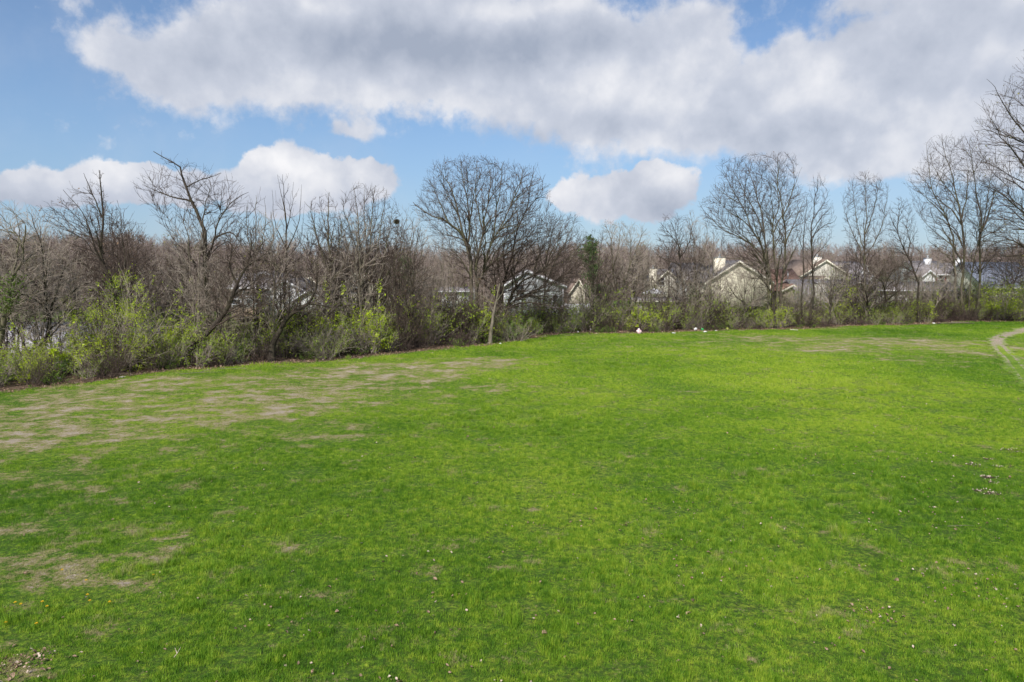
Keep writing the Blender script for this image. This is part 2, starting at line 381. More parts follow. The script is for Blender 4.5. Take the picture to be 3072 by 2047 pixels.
M = dict(
 ground=m_ground(), blade=m_blade(),
 bark=m_bark('bark_grey', (0.068,0.056,0.044), (0.165,0.138,0.11), .5),
 bark_dark=m_bark('bark_dark', (0.020,0.016,0.014), (0.075,0.060,0.048), .12),
 bark_pale=m_bark('bark_pale', (0.105,0.09,0.072), (0.225,0.19,0.155), .3),
 twig=m_bark('twig_brown', (0.048,0.035,0.030), (0.125,0.092,0.077), 0, 2.0),
 twig_grey=m_bark('twig_grey', (0.20,0.165,0.14), (0.44,0.375,0.315), 0, 2.0),
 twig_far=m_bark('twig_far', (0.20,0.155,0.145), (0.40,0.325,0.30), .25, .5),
 lime=m_leaf('leaf_lime', (0.33,0.44,0.025), (0.56,0.68,0.045)),
 spring=m_leaf('leaf_spring', (0.22,0.33,0.03), (0.40,0.52,0.055)),
 ever=m_leaf('leaf_evergreen', (0.045,0.09,0.025), (0.12,0.19,0.055), .2),
 ivy=m_leaf('leaf_ivy', (0.07,0.13,0.02), (0.19,0.28,0.04), .25),
 bud=m_leaf('bud_russet', (0.12,0.07,0.045), (0.22,0.14,0.085), .2),
 budg=m_leaf('bud_olive', (0.16,0.15,0.05), (0.28,0.27,0.08), .3),
 litter=m_leaf('dead_leaf', (0.13,0.08,0.05), (0.42,0.29,0.20), .2, 25),
 litter_pale=m_leaf('dead_leaf_pale', (0.34,0.24,0.18), (0.70,0.58,0.49), .2, 25),
 dirt=m_path(),
 concrete=m_plain('pale_concrete', (0.62,0.58,0.585), (0.44,0.41,0.42), .8, .85, .2),
 white=m_plain('white_paint', (0.72,0.72,0.74), (0.60,0.60,0.63), 3, .55),
 cream_trim=m_plain('cream_trim', (0.72,0.68,0.56), None, 2, .6),
 glass=m_plain('window_glass', (0.035,0.042,0.05), (0.02,0.025,0.03), .6, .12, 0, .6),
 shutter=m_plain('shutter_red', (0.20,0.022,0.022), None, 3, .6),
 metal=m_plain('galvanised_metal', (0.45,0.46,0.47), (0.33,0.34,0.35), 4, .4, 0, .5, .6),
 cream=m_siding('siding_cream', (0.77, 0.71, 0.57)), pale=m_siding('siding_pale', (0.75, 0.71, 0.63)),
 grey=m_siding('siding_blue_grey', (0.58,0.59,0.64)), whit=m_siding('siding_white', (0.80,0.80,0.82)), tan=m_siding('siding_tan', (0.38,0.32,0.24)),
 brown=m_siding('siding_brown', (0.22,0.17,0.14)),
 r_grey=m_shingle('shingle_grey', (0.085,0.08,0.085), (0.17,0.16,0.165)), r_mauve=m_shingle('shingle_mauve', (0.17,0.155,0.16), (0.29,0.265,0.27)),
 r_brown=m_shingle('shingle_brown', (0.13,0.095,0.075), (0.25,0.19,0.155)), r_red=m_shingle('shingle_red', (0.15,0.085,0.065), (0.25,0.155,0.12)),
 r_blue=m_shingle('shingle_blue', (0.10,0.115,0.15), (0.20,0.22,0.27)),
 brick_w=m_brick('brick_white', (0.66,0.64,0.60), (0.50,0.47,0.42), (0.30,0.28,0.25)),
 brick_t=m_brick('brick_tan', (0.52,0.44,0.32), (0.40,0.32,0.22), (0.45,0.42,0.36)),
 wood=m_plain('fence_wood', (0.40,0.30,0.20), (0.24,0.18,0.13), 3, .85, .3),
)

# ------------------------------------------------------------------ ground sheet
def relief(x, y):
    z = 0.10*np.sin(x*0.11+1.3)*np.sin(y*0.09+.4) + 0.06*np.sin(x*0.31+y*.17) + 0.035*np.sin(x*0.9-y*.6+2)*np.sin(y*.8+.7)
    z += 0.018*np.sin(x*2.3+y*1.1)*np.sin(y*2.0-x*.7+1)
    k = np.clip((y-5)/8, 0, 1)*np.clip((125-y)/20, 0, 1)*np.clip((95-np.abs(x))/20, 0, 1)
    # gentle bank at the far right, where the dirt track runs
    return z*k
def build_ground():
    def axis(lo, hi, step, far):
        a = np.arange(lo, hi+step, step); g = []; s = step; v = a[-1]
        while v < far: s *= 1.35; v += s; g.append(v)
        h = []; s = step; v = a[0]
        while v > -far: s *= 1.35; v -= s; h.append(v)
        return np.concatenate([h[::-1], a, g])
    xs = axis(-75, 80, .55, 4000); ys = axis(6, 112, .5, 5000)
    X, Y = np.meshgrid(xs, ys); Z = relief(X, Y)
    V = np.stack([X, Y, Z], -1).reshape(-1, 3); nx, ny = len(xs), len(ys)
    i = np.arange(ny-1)[:, None]*nx + np.arange(nx-1)[None]
    Fq = np.stack([i, i+1, i+1+nx, i+nx], -1).reshape(-1, 4)
    me = mesh_arrays('ground', V, Fq, M['ground'], smooth=True)
    s = V[:, 1] - edge_y(V[:, 0])
    mould = np.clip((s+0.5)/1.2, 0, 1)*np.clip((13-s)/5, 0, 1) + np.clip((V[:, 1]-np.where(V[:, 0] < 15, 106, 140))/8, 0, 1)*.9
    a = me.attributes.new('mould', 'FLOAT', 'POINT'); a.data.foreach_set('value', mould.astype(np.float32))
    tag(add('ground', me), kind='structure')
build_ground()

def strip(name, pts, widths, mat, lift=.006, n=10, seed=0):
    rng = np.random.default_rng(seed)
    P = np.array(pts, float); t = np.linspace(0, 1, len(P)); tt = np.linspace(0, 1, len(P)*n)
    C = np.stack([np.interp(tt, t, P[:, k]) for k in range(2)], 1)
    for _ in range(6): C[1:-1] = (C[:-2]+C[1:-1]+C[2:])/3
    W = np.interp(tt, t, widths)
    T = np.gradient(C, axis=0); T /= np.linalg.norm(T, axis=1)[:, None]; Nn = np.stack([-T[:, 1], T[:, 0]], 1)
    cols = []; us = []; K = 7
    for k in range(K):
        u = (k/(K-1)-.5)*2
        j = rng.normal(0, .30, len(W)) if k in (0, K-1) else 0
        q = C + Nn*((W*.5*u*(1+j))[:, None])
        z = relief(q[:, 0], q[:, 1]) + lift + .02*(1-u*u)
        cols.append(np.column_stack([q, z])); us.append(np.full(len(W), abs(u)))
    V = np.stack(cols, 1).reshape(-1, 3); i = np.arange(len(W)-1)[:, None]*K + np.arange(K-1)[None]
    Fq = np.stack([i, i+1, i+1+K, i+K], -1).reshape(-1, 4)
    me = mesh_arrays(name, V, Fq, mat, smooth=True); a = me.attributes.new('edge', 'FLOAT', 'POINT'); a.data.foreach_set('value', np.stack(us, 1).reshape(-1).astype(np.float32))
    return tag(add(name, me), kind='structure')
TRACK1 = [(3260,968),(3160,978),(3072,992),(3030,1003),(2996,1016),(2990,1032),(3008,1054),(3038,1090),(3080,1140),(3130,1190),(3190,1240)]
TRACK2 = [(3200,985),(3110,1010),(3062,1040),(3085,1090),(3130,1140)]
T1 = [gp(*p)[:2] for p in TRACK1]; T2 = [gp(*p)[:2] for p in TRACK2]
TRACKS = list(zip(T1[:-1], T1[1:]))+list(zip(T2[:-1], T2[1:]))
strip('path', T1, [2.3,2.3,2.1,1.9,1.7,1.5,1.5,1.5,1.5,1.5,1.5], M['dirt'], .03, seed=3)

def lot():
    a = [(-125,86.5),(-47.5,86.5),(-37,78),(-31,66),(-33,57.5),(-60,55.5),(-125,55)]
    V = [(x, y, 0.16) for x, y in a] + [(x, y, -0.3) for x, y in a]; n = len(a)
    F_ = MB().poly(V, [tuple(range(n))[::-1]] + [(i, (i+1)%n, n+(i+1)%n, n+i) for i in range(n)])
    tag(add('parking_lot', F_.me('parking_lot', M['concrete'])), kind='structure')
lot()

# ------------------------------------------------------------------ trees
def unit(v): return v/np.maximum(np.linalg.norm(v, axis=-1, keepdims=True), 1e-9)
def perp_rand(d, rng):
    r = rng.normal(size=d.shape); r -= d*(r*d).sum(-1, keepdims=True); return unit(r)
def tubes(P, R, sides):
    """P (N,S,3) polylines, R (N,S) radii -> verts, quads"""
    Nn, S, _ = P.shape
    T = np.gradient(P, axis=1) if S > 2 else np.repeat((P[:, 1:]-P[:, :1]), 2, 1)
    T = unit(T); ref = np.where(np.abs(T[:, :1, 2:3]) > .8, [[[1., 0, 0]]], [[[0, 0, 1.]]])
    A = unit(np.cross(T, np.broadcast_to(ref, T.shape))); B = np.cross(T, A)
    th = np.arange(sides)*2*math.pi/sides
    ring = P[:, :, None] + R[:, :, None, None]*(A[:, :, None]*np.cos(th)[None, None, :, None] + B[:, :, None]*np.sin(th)[None, None, :, None])
    V = ring.reshape(-1, 3)
    n = np.arange(Nn)[:, None, None]*S*sides; s = np.arange(S-1)[None, :, None]*sides; k = np.arange(sides)[None, None]
    k2 = (k+1) % sides
    Fq = np.stack([n+s+k, n+s+k2, n+s+sides+k2, n+s+sides+k], -1).reshape(-1, 4)
    return V, Fq
class Acc:
    def __init__(s): s.V = []; s.F = []; s.n = 0
    def add(s, V, Fc): s.V.append(V); s.F.append(Fc+s.n); s.n += len(V)
    def mesh(s, name, mat, smooth=False):
        fs = {}
        for f in s.F: fs.setdefault(f.shape[1], []).append(f)
        return mesh_arrays(name, np.concatenate(s.V), [np.concatenate(v) for v in fs.values()], mat, smooth=smooth)
def catmull(P, n):
    P = np.asarray(P, float); k = len(P)
    if k == 2: return P[0]+(P[1]-P[0])*np.linspace(0, 1, n)[:, None]
    E = np.vstack([2*P[0]-P[1], P, 2*P[-1]-P[-2]]); u = np.linspace(0, k-1-1e-6, n); i = u.astype(int); f = (u-i)[:, None]
    a, b, c, d = E[i], E[i+1], E[i+2], E[i+3]
    return .5*((2*b)+(-a+c)*f+(2*a-5*b+4*c-d)*f**2+(-a+3*b-3*c+d)*f**3)
def grow(S, D, L, nseg, wander, up, rng, curl=None):
    P = [S]; d = D
    for i in range(nseg):
        d = unit(d + rng.normal(size=d.shape)*wander + np.array([0, 0, up]))
        P.append(P[-1]+d*(L/nseg)[:, None])
    return np.stack(P, 1)
def spawn(P, R, L, dens, t0, ang, angv, lenf, lenv, rr, nseg, wander, up, rng, env=None, minl=.12, rmin=.004, lmax=9, bias=None, t1=1.0, smin=.15):
    """children along parent polylines"""
    k = np.maximum(rng.poisson(np.maximum(L*(t1-t0)*dens, 0.0)), 0)
    idx = np.repeat(np.arange(len(P)), k)
    if len(idx) == 0: return None
    t = t0 + (t1-t0)*rng.random(len(idx)); S1 = P.shape[1]-1
    u = t*S1*0.9999; i = u.astype(int); f = (u-i)[:, None]
    st = P[idx, i]*(1-f)+P[idx, i+1]*f; tan = unit(P[idx, i+1]-P[idx, i])
    rp = R[idx, i]*(1-f[:, 0])+R[idx, i+1]*f[:, 0]
    a = np.radians(np.clip(rng.normal(ang, angv, len(idx)), 8, 88))[:, None]
    q = perp_rand(tan, rng)
    if bias is not None: q = unit(q + bias); q = unit(q - tan*(q*tan).sum(-1, keepdims=True))
    d = tan*np.cos(a)+q*np.sin(a)
    ln = np.minimum(L[idx]*lenf*(1-.55*t)*np.exp(rng.normal(0, lenv, len(idx))), lmax)
    r0 = np.maximum(np.minimum(rp*rr, .012*ln+.25*rp*rr+.003), rmin)
    C = grow(st, d, ln, nseg, wander, up, rng)
    keep = ln > minl
    if env is not None:
        best = np.zeros(len(idx))
        for s in (.18, .35, .5, .65, .8, 1.0):
            tip = st + (C[:, -1]-st)*s
            best = np.where(env(tip) & (best >= s-.2), s, best) if s > .18 else np.where(env(tip), s, .0)
        keep &= best >= smin
        jag = best*np.where(best < 1, rng.uniform(.85, 1.12, len(idx)), 1)
        C = st[:, None]+(C-st[:, None])*jag[:, None, None]; ln = ln*jag
    C, r0, ln = C[keep], r0[keep], ln[keep]
    if len(C) == 0: return None
    Rr = r0[:, None]*np.linspace(1, .35, nseg+1)[None]
    return C, Rr, ln
def leaf_quads(pts, size, rng, sv=.35, droop=0.0, aspect=.6):
    n = len(pts); a = unit(rng.normal(size=(n, 3)) + np.array([0, 0, -droop])); b = perp_rand(a, rng)
    s = size*np.exp(rng.normal(0, sv, n))[:, None]
    V = np.stack([pts, pts+a*s*.5+b*s*aspect*.5, pts+a*s, pts+a*s*.5-b*s*aspect*.5], 1).reshape(-1, 3)
    return V, (np.arange(n)[:, None]*4+np.arange(4)[None])

def fill(cp, ct, cr, T, rng, nseg, rr, rmax_l, sag=.10, wob=.03, zfree=.3):
    """join every target point to the best fitting place on the wood grown so far with one smooth limb"""
    out = []
    for k0 in range(0, len(T), 400):
        t = T[k0:k0+400]; d = t[:, None]-cp[None]; L = np.sqrt((d*d).sum(-1))+1e-6
        c = (d*ct[None]).sum(-1)/L
        cost = L*(1+2.6*np.maximum(0, .86-c)+3.0*np.maximum(0, .3-c)) + 2.6*np.maximum(0, .12*L-d[..., 2])
        out.append(cost.argmin(1))
    b = np.concatenate(out); S = cp[b]; tan = ct[b]; v = T-S; L = np.linalg.norm(v, axis=1); ok = L > .12
    S, tan, v, L, T, b = S[ok], tan[ok], v[ok], L[ok], T[ok], b[ok]
    Q = S + unit(tan*.75+unit(v)*.65)*(L*.5)[:, None]; Q[:, 2] -= sag*L*.5
    u = np.linspace(0, 1, nseg+1)[None, :, None]
    C = (1-u)**2*S[:, None]+2*u*(1-u)*Q[:, None]+u*u*T[:, None]
    w = rng.normal(size=C.shape)*(L*wob)[:, None, None]; w[:, 0] = 0; C = C+w
    r0 = np.minimum(cr[b]*rr, rmax_l*L+.006)
    Rr = r0[:, None]*np.linspace(1, .38, nseg+1)[None]
    return C, Rr, L
def cand(P, R, t0=0.0):
    k0 = int(t0*(P.shape[1]-1)); T = unit(np.gradient(P, axis=1) if P.shape[1] > 2 else np.repeat(P[:, 1:]-P[:, :1], P.shape[1], 1))
    return P[:, k0:].reshape(-1, 3), T[:, k0:].reshape(-1, 3), R[:, k0:].reshape(-1)
def jitter_grid(env, lo, hi, sp, rng):
    ax = [np.arange(a, b+sp, sp) for a, b in zip(lo, hi)]; G = np.stack(np.meshgrid(*ax), -1).reshape(-1, 3)
    G = G+rng.uniform(-.5, .5, G.shape)*sp; return G[env(G)]

def build_tree(name, label, base, stems, env, seed, bark='bark', twig='twig', dens=1.0, up=.05, levels=4, ang=38, buds=None, budn=0, ivy=None,
               lowt=.30, category='tree', group=None, wander=.10, twig_r=.0105, sp=1.0, sag=.10, bud_size=.08, box=None, rs=1.0, l1max=0, lenf=0):
    """stems: list of (world polyline, r0, r1)"""
    rng = np.random.default_rng(seed); base = np.array(base, float)
    root = empty(name, tuple(base), label, category, group)
    tr = Acc(); tw = Acc(); NS = 16
    SP = []; SR = []
    for pl, a, b in stems:
        C = catmull(pl, NS+1); seglen = np.linalg.norm(np.diff(C, axis=0), axis=1).sum()
        w = rng.normal(size=C.shape)*seglen*.007; w[0] = 0; w[:, 2] *= .5
        w = (w + np.roll(w, 1, 0))/2; w[0] = 0
        SP.append(C+w-base); SR.append((a+(b-a)*np.linspace(0, 1, NS+1)**.62)*rs)
    SP = np.array(SP); SR = np.array(SR); SL = np.linalg.norm(np.diff(SP, axis=1), axis=2).sum(1)
    flare = SR.copy()
    for i in range(len(SP)):
        if SP[i, 0, 2] < .6: flare[i, 0] *= 1.5; flare[i, 1] *= 1.1
    tr.add(*tubes(SP, flare, 8))
    E = lambda p: env(p+base)
    lo, hi = box; lo = np.array(lo)-base; hi = np.array(hi)-base
    cp, ct, cr = cand(SP, SR, lowt)
    s1, s2, s3 = 1.9*sp/dens, 1.0*sp/dens, .58*sp/dens
    T = jitter_grid(E, lo, hi, s1, rng); A = fill(cp, ct, cr, T, rng, 8, .66, .019, sag, .012) if len(T) else None
    if A:
        tr.add(*tubes(A[0], A[1], 5)); x = cand(A[0], A[1], .1); cp, ct, cr = [np.concatenate(q) for q in zip((cp, ct, cr), x)]
    T = jitter_grid(E, lo, hi, s2, rng); B = fill(cp, ct, cr, T, rng, 5, .62, .012, sag, .02) if len(T) else None
    if B:
        tw.add(*tubes(B[0], np.maximum(B[1], twig_r*1.1), 4)); cp, ct, cr = cand(B[0], B[1], .1)
        if A: x = cand(A[0], A[1], .2); cp, ct, cr = [np.concatenate(q) for q in zip((cp, ct, cr), x)]
    T = jitter_grid(E, lo, hi, s3, rng)
    tips = []; Cc = None
    if len(T) and B:
        Cc = fill(cp, ct, cr, T, rng, 3, .7, .012, .06, .02); tw.add(*tubes(Cc[0], np.maximum(Cc[1], twig_r*.8), 3)); tips.append(Cc[0][:, -1])
        # tips reach on past the even filling so that the outline stays ragged
        for src, dd, ll in ((Cc, 2.2, .55), (B, 1.0, .5)):
            n = rng.poisson(dd*dens**.5, len(src[0])); idx = np.repeat(np.arange(len(n)), n)
            if not len(idx): continue
            P = src[0]; S1 = P.shape[1]-1; k = rng.integers(max(1, S1//2), S1+1, len(idx)); S = P[idx, k]; tn = unit(P[idx, k]-P[idx, k-1])
            D = unit(tn+perp_rand(tn, rng)*rng.uniform(.25, .9, len(idx))[:, None]+np.array([0, 0, up*2])); L = rng.uniform(.22, 1.0, len(idx))*ll*sp
            P2 = grow(S, D, L, 2, .12, up, rng); tw.add(*tubes(P2, np.broadcast_to(np.array([[.75, .62, .45]])*twig_r, (len(idx), 3)), 3)); tips.append(P2[:, -1])
    kid(root, add('trunk', tr.mesh('trunk', M[bark], True), root))
    if tw.V: kid(root, add('crown', tw.mesh('crown', M[twig]), root))
    if buds and tips:
        T = np.concatenate(tips); T = T[rng.random(len(T)) < budn]
        if len(T):
            q = np.sin(T[:, 0]*1.7+seed)+np.sin(T[:, 1]*1.9+1)+np.sin(T[:, 2]*2.1+2)   # buds gather in clumps
            T = T[q > -0.6]
            V, Fq = leaf_quads(T, bud_size, rng)
            if len(V): kid(root, tag(add('foliage', mesh_arrays('foliage', V, Fq, M[buds]), root)))
    if ivy is not None:
        (z0, z1, n, rad) = ivy; C = SP[0]; zz = rng.uniform(z0, z1, n)
        cx = np.interp(zz, C[:, 2], C[:, 0]); cy = np.interp(zz, C[:, 2], C[:, 1])
        pts = np.column_stack([cx, cy, zz]) + rng.normal(size=(n, 3))*rad*np.array([1, 1, .3])
        V, Fq = leaf_quads(pts, .10, rng); kid(root, add('ivy', mesh_arrays('ivy', V, Fq, M['ivy']), root))
    return root

def hero(name, label, D, stems, outline, seed, depth=.75, **kw):
    """stems: [(list of photo pixels, r0, r1)], outline: [(y, xl, xr)] crown width row by row; both are set out in space at distance D"""
    rng = np.random.default_rng(seed+1000)
    W = lambda x, y, dy=0: at(x, y, D) + np.array([0, dy, 0])
    zs = []; xl = []; xr = []
    for (y, a, b) in outline:
        zs.append(at(a, y, D)[2]); xl.append(at(a, y, D)[0]); xr.append(at(b, y, D)[0])
    o = np.argsort(zs); zs = np.array(zs)[o]; xl = np.array(xl)[o]; xr = np.array(xr)[o]
    mid = (xl.mean()+xr.mean())/2
    def env(p):
        a = np.interp(p[:, 2], zs, xl); b = np.interp(p[:, 2], zs, xr); w = np.maximum((b-a)/2, .3); c = (a+b)/2
        wd = np.maximum(w, (zs[-1]-zs[0])*.10)
        ex = ((p[:, 0]-c)/w)**2
        # scalloped outline: lobes of different reach
        lob = 1-.26*(.5+.5*np.sin(p[:, 0]*.95+seed)*np.sin(p[:, 2]*.8+seed*2+p[:, 0]*.3))
        e = ex + .9*((p[:, 1]-D)/(wd*depth))**2
        return (e < lob) & (p[:, 2] < zs[-1]) & (p[:, 2] > zs[0])
    st = []
    for i, (pl, a, b) in enumerate(stems):
        n = len(pl); total = at(pl[0][0], pl[0][1], D)[2]-at(pl[-1][0], pl[-1][1], D)[2]
        tx = W(*pl[-1]); ow = max((np.interp(tx[2], zs, xr)-np.interp(tx[2], zs, xl))/2, .5); ox = (tx[0]-(np.interp(tx[2], zs, xr)+np.interp(tx[2], zs, xl))/2)/ow
        room = depth*ow*math.sqrt(max(0, 1-ox*ox))
        lean = (1 if i % 2 else -1)*rng.uniform(.15, .85)*room if i else rng.uniform(-.2, .2)*room
        y0 = rng.uniform(-.25, .25) if i else 0
        pts = [W(x, y, y0+lean*(k/(n-1))**1.3) for k, (x, y) in enumerate(pl)]
        if i and pl[0][1] < stems[0][0][0][1]-60:   # starts on the first stem: begin inside it
            pass
        st.append((pts, a, b))
    if D < 60: st = [(q, a*1.25, b*1.1) for q, a, b in st]
    b0 = np.array(st[0][0][0]); gz = float(relief(b0[0], b0[1]))
    base = (b0[0], b0[1], gz)
    for i in range(len(st)):
        q = st[i][0]
        if q[0][2] < 1.3:
            q[0] = np.array([q[0][0], q[0][1], gz-.15])
    # limbs forking off an earlier stem start exactly on it
    for i in range(1, len(st)):
        q = st[i][0]
        if q[0][2] > 1.0:
            best = None
            for j in range(i):
                C = catmull(st[j][0], 40); dd = np.hypot(C[:, 0]-q[0][0], C[:, 2]-q[0][2]); k = dd.argmin()
                if best is None or dd[k] < best[0]: best = (dd[k], C[k])
            if best[0] < 1.5:
                sh = best[1]-q[0]
                for k in range(len(q)): q[k] = q[k] + sh*(1-k/(len(q)-1))*np.array([1, 1, 1]) + (np.array([0, sh[1], 0])*(k/(len(q)-1)))
    dy = (xr-xl).max()/2*depth+1.5
    kw.setdefault('sp', max(.86, (D/82)**.5))
    if D < 66: kw['dens'] = kw.get('dens', 1)*(.86 if np.ptp(zs) > 6 else .68)
    return build_tree(name, label, base, st, env, seed, box=((xl.min()-.5, D-dy, zs[0]), (xr.max()+.5, D+dy, zs[-1])), **kw)

G1 = 'bare trees standing in the hedgerow'
hero('tree', 'tall bare tree leaning left out of the tall lime green bush', 46.5,
     [([(352,1150),(349,1000),(347,910),(334,840),(311,757),(306,655),(305,580),(304,514)], .17, .025), ([(311,770),(296,750),(265,718),(228,705),(180,688)], .07, .015),
      ([(340,860),(318,810),(290,760),(270,690),(235,620),(190,570)], .08, .012), ([(345,900),(362,850),(368,790),(352,700),(345,640)], .07, .012), ([(306,655),(285,600),(262,545),(250,520)], .05, .01)],
     [(512,298,312),(545,248,330),(590,180,350),(625,100,385),(680,140,400),(750,190,400),(830,230,400),(900,260,400)], 11,
     bark='bark_dark', twig='twig', dens=1.05, group=G1, buds='bud', budn=.25, ivy=(1.2, 6.2, 900, .28))
hero('tree', 'tallest bare tree on the left, its broken top limb reaching left above the cloud', 52,
     [([(636,1095),(630,980),(620,860),(615,732),(607,686),(592,630),(566,579),(553,540),(540,505),(500,480),(460,452)], .23, .02), ([(582,618),(548,604),(510,594),(459,573),(413,550)], .08, .012),
      ([(617,777),(632,745),(643,716),(655,668),(679,630),(712,600),(752,579)], .10, .012), ([(607,690),(602,640),(606,580),(600,540)], .06, .01), ([(643,716),(690,700),(715,720),(740,760)], .07, .012),
      ([(560,565),(590,545),(625,530),(650,515)], .05, .01), ([(622,870),(590,800),(575,770),(560,790)], .08, .015)],
     [(450,450,468),(476,462,560),(510,438,660),(545,405,745),(580,405,755),(640,430,750),(700,510,745),(760,530,740),(860,560,700)], 12,
     bark='bark_dark', twig='twig', dens=.85, group=G1, lowt=.2, ivy=(1.0, 3.5, 350, .3))
hero('tree', 'dark leaning trunk sweeping up to the right in front of the white house at left', 48.5,
     [([(548,1105),(575,1035),(612,1007),(668,941),(694,890),(709,849),(735,798)], .25, .07), ([(694,890),(720,872),(765,868),(800,900)], .07, .012), ([(709,849),(690,800),(698,740),(680,700)], .08, .012),
      ([(735,798),(770,780),(810,790),(840,820)], .06, .01), ([(668,941),(640,920),(600,925)], .05, .01), ([(735,798),(745,750),(735,690)], .06, .01)],
     [(660,660,760),(720,640,830),(800,620,870),(880,600,880),(935,620,840)], 13, bark='bark_dark', twig='twig', dens=1.1, group=G1, ang=50, up=.0)
hero('tree', 'low crooked tree with a dark bent trunk before the pale parking lot', 45,
     [([(120,1150),(126,1080),(135,1012),(148,951),(142,905),(138,885),(132,820),(128,757),(110,700),(95,650)], .15, .02), ([(148,951),(158,900),(163,850),(170,810),(196,775)], .08, .015), ([(138,885),(105,850),(80,800),(62,740),(40,700),(24,690)], .07, .012),
      ([(150,945),(190,905),(230,860),(262,848)], .07, .012), ([(196,775),(230,800),(262,842),(290,870)], .04, .01)],
     [(610,50,120),(660,20,200),(720,10,240),(800,0,290),(880,-10,300),(940,20,270)], 14, bark='bark_dark', twig='twig_grey', dens=1.1, group=G1, ang=45)
hero('tree', 'tree at the left edge of the picture with an ivy clump on its forked trunk', 43,
     [([(-25,1200),(-15,1080),(5,980),(28,880),(40,830),(62,790),(74,735),(76,680)], .2, .03), ([(35,850),(42,780),(38,720),(20,640)], .08, .015), ([(5,980),(-30,900),(-60,800),(-80,700)], .12, .02), ([(74,745),(50,700),(15,690),(-20,670)], .05, .01)],
     [(600,-90,60),(660,-130,110),(760,-140,160),(880,-130,150),(960,-100,100)], 15, bark='bark', twig='twig_grey', dens=1.1, group=G1, ivy=(4.2, 6.6, 1500, .42))
hero('tree', 'wide low tree with a dead branch hanging left of the crooked trunk', 44,
     [([(10,1180),(50,1110),(90,1060),(140,1020),(175,990)], .12, .03), ([(50,1110),(20,1120),(-20,1090)], .08, .03), ([(90,1060),(75,1000),(60,950)], .05, .012)],
     [(880,20,220),(960,0,260),(1040,-20,240),(1120,-40,200)], 16, bark='bark_dark', twig='twig_grey', dens=1.2, group=G1, ang=50, up=0)
hero('tree', 'slender pointed tree with few upright shoots, like a spire, left of centre', 56,
     [([(862,1085),(859,960),(857,846),(856,712),(855,623),(850,570),(849,522)], .12, .008), ([(857,760),(880,710),(897,660),(902,600),(905,555)], .05, .007), ([(856,740),(833,690),(822,640),(818,570)], .05, .007), ([(858,700),(872,640),(877,600),(878,545)], .04, .007), ([(855,680),(845,600),(838,560),(833,525)], .04, .006), ([(857,780),(885,745),(905,700),(912,610)], .04, .006)],
     [(518,832,856),(560,815,905),(620,808,915),(680,800,918),(760,790,925),(860,780,930)], 17, bark='bark_dark', twig='twig', dens=.8, group=G1, ang=26, up=.12, lenf=.14, l1max=1.6, levels=3)
hero('tree', 'slim many twigged tree between the tallest left tree and the spire tree', 55,
     [([(772,1085),(770,900),(767,748),(766,650),(768,585)], .10, .01), ([(768,790),(745,720),(738,650),(742,600)], .05, .008), ([(768,770),(790,720),(800,650),(797,595)], .05, .008), ([(768,820),(800,770),(815,700)], .04, .008)],
     [(572,740,800),(620,728,812),(700,720,822),(780,725,830),(880,740,820)], 18, bark='bark', twig='twig', dens=.9, group=G1, ang=26, up=.12, lenf=.2, l1max=2.2)
hero('tree', 'bare tree with a sharp top just left of the round multi stemmed tree', 58,
     [([(994,1080),(992,958),(990,802),(987,712),(988,640),(986,578)], .19, .012), ([(991,830),(965,760),(945,690),(935,640),(915,605)], .08, .01), ([(990,810),(1015,750),(1028,690),(1022,640)], .08, .01), ([(992,870),(950,810),(920,760),(905,710)], .07, .01),
      ([(991,850),(1030,800),(1045,770)], .06, .01), ([(987,720),(968,660),(955,620)], .05, .008), ([(990,760),(1002,690),(1010,620)], .05, .008)],
     [(572,975,1000),(605,920,1015),(650,908,1035),(720,895,1048),(800,905,1055),(880,920,1050)], 19, bark='bark', twig='twig', dens=1.15, group=G1)
hero('tree', 'thick dark trunk leaning hard to the right low over the thicket', 51,
     [([(812,1100),(820,1030),(845,985),(870,945),(923,909),(948,873),(954,829),(945,780)], .24, .03), ([(923,909),(965,915),(1000,925),(1030,935)], .08, .012), ([(948,873),(975,900),(1000,880)], .05, .01), ([(870,945),(845,900),(850,840)], .06, .01)],
     [(740,880,990),(800,830,1010),(880,820,1040),(940,830,1050)], 20, bark='bark_dark', twig='twig', dens=1.0, group=G1, ang=48, up=0)
hero('tree', 'paired dark trunks in the thicket behind the leaning dark trunk', 54,
     [([(800,1090),(798,1000),(788,940),(770,900),(760,860),(735,820)], .18, .03), ([(835,1090),(838,980),(836,890),(833,840)], .12, .02)],
     [(760,700,850),(820,690,870),(900,700,880),(1000,740,880)], 21, bark='bark_dark', twig='twig', dens=.9, group=G1, ang=45)
hero('tree', 'round crowned tree of many upright stems with a dark nest ball, left of centre', 60,
     [([(1114,1060),(1113,980),(1108,900),(1104,820),(1108,730),(1118,640),(1120,560)], .20, .012), ([(1112,950),(1095,880),(1085,790),(1075,690),(1062,600),(1058,558)], .13, .01), ([(1112,960),(1130,880),(1150,800),(1170,700),(1185,610)], .13, .01),
      ([(1108,860),(1125,780),(1140,700),(1150,600),(1156,570)], .09, .009), ([(1098,890),(1070,820),(1045,740),(1025,650)], .09, .009), ([(1135,870),(1170,810),(1200,740),(1210,660)], .08, .009), ([(1086,800),(1060,720),(1035,640),(1030,590)], .07, .008),
      ([(1106,780),(1096,680),(1090,600),(1088,555)], .07, .008), ([(1113,960),(1135,930),(1160,890),(1180,830)], .08, .01)],
     [(548,1050,1135),(572,1030,1180),(605,1010,1205),(655,1003,1218),(720,1008,1228),(780,1025,1225),(850,1050,1205),(910,1080,1170)], 22, bark='bark', twig='twig', dens=1.0, group=G1, ang=24, up=.13, lenf=.30, wander=.07, buds='bud', budn=.12)
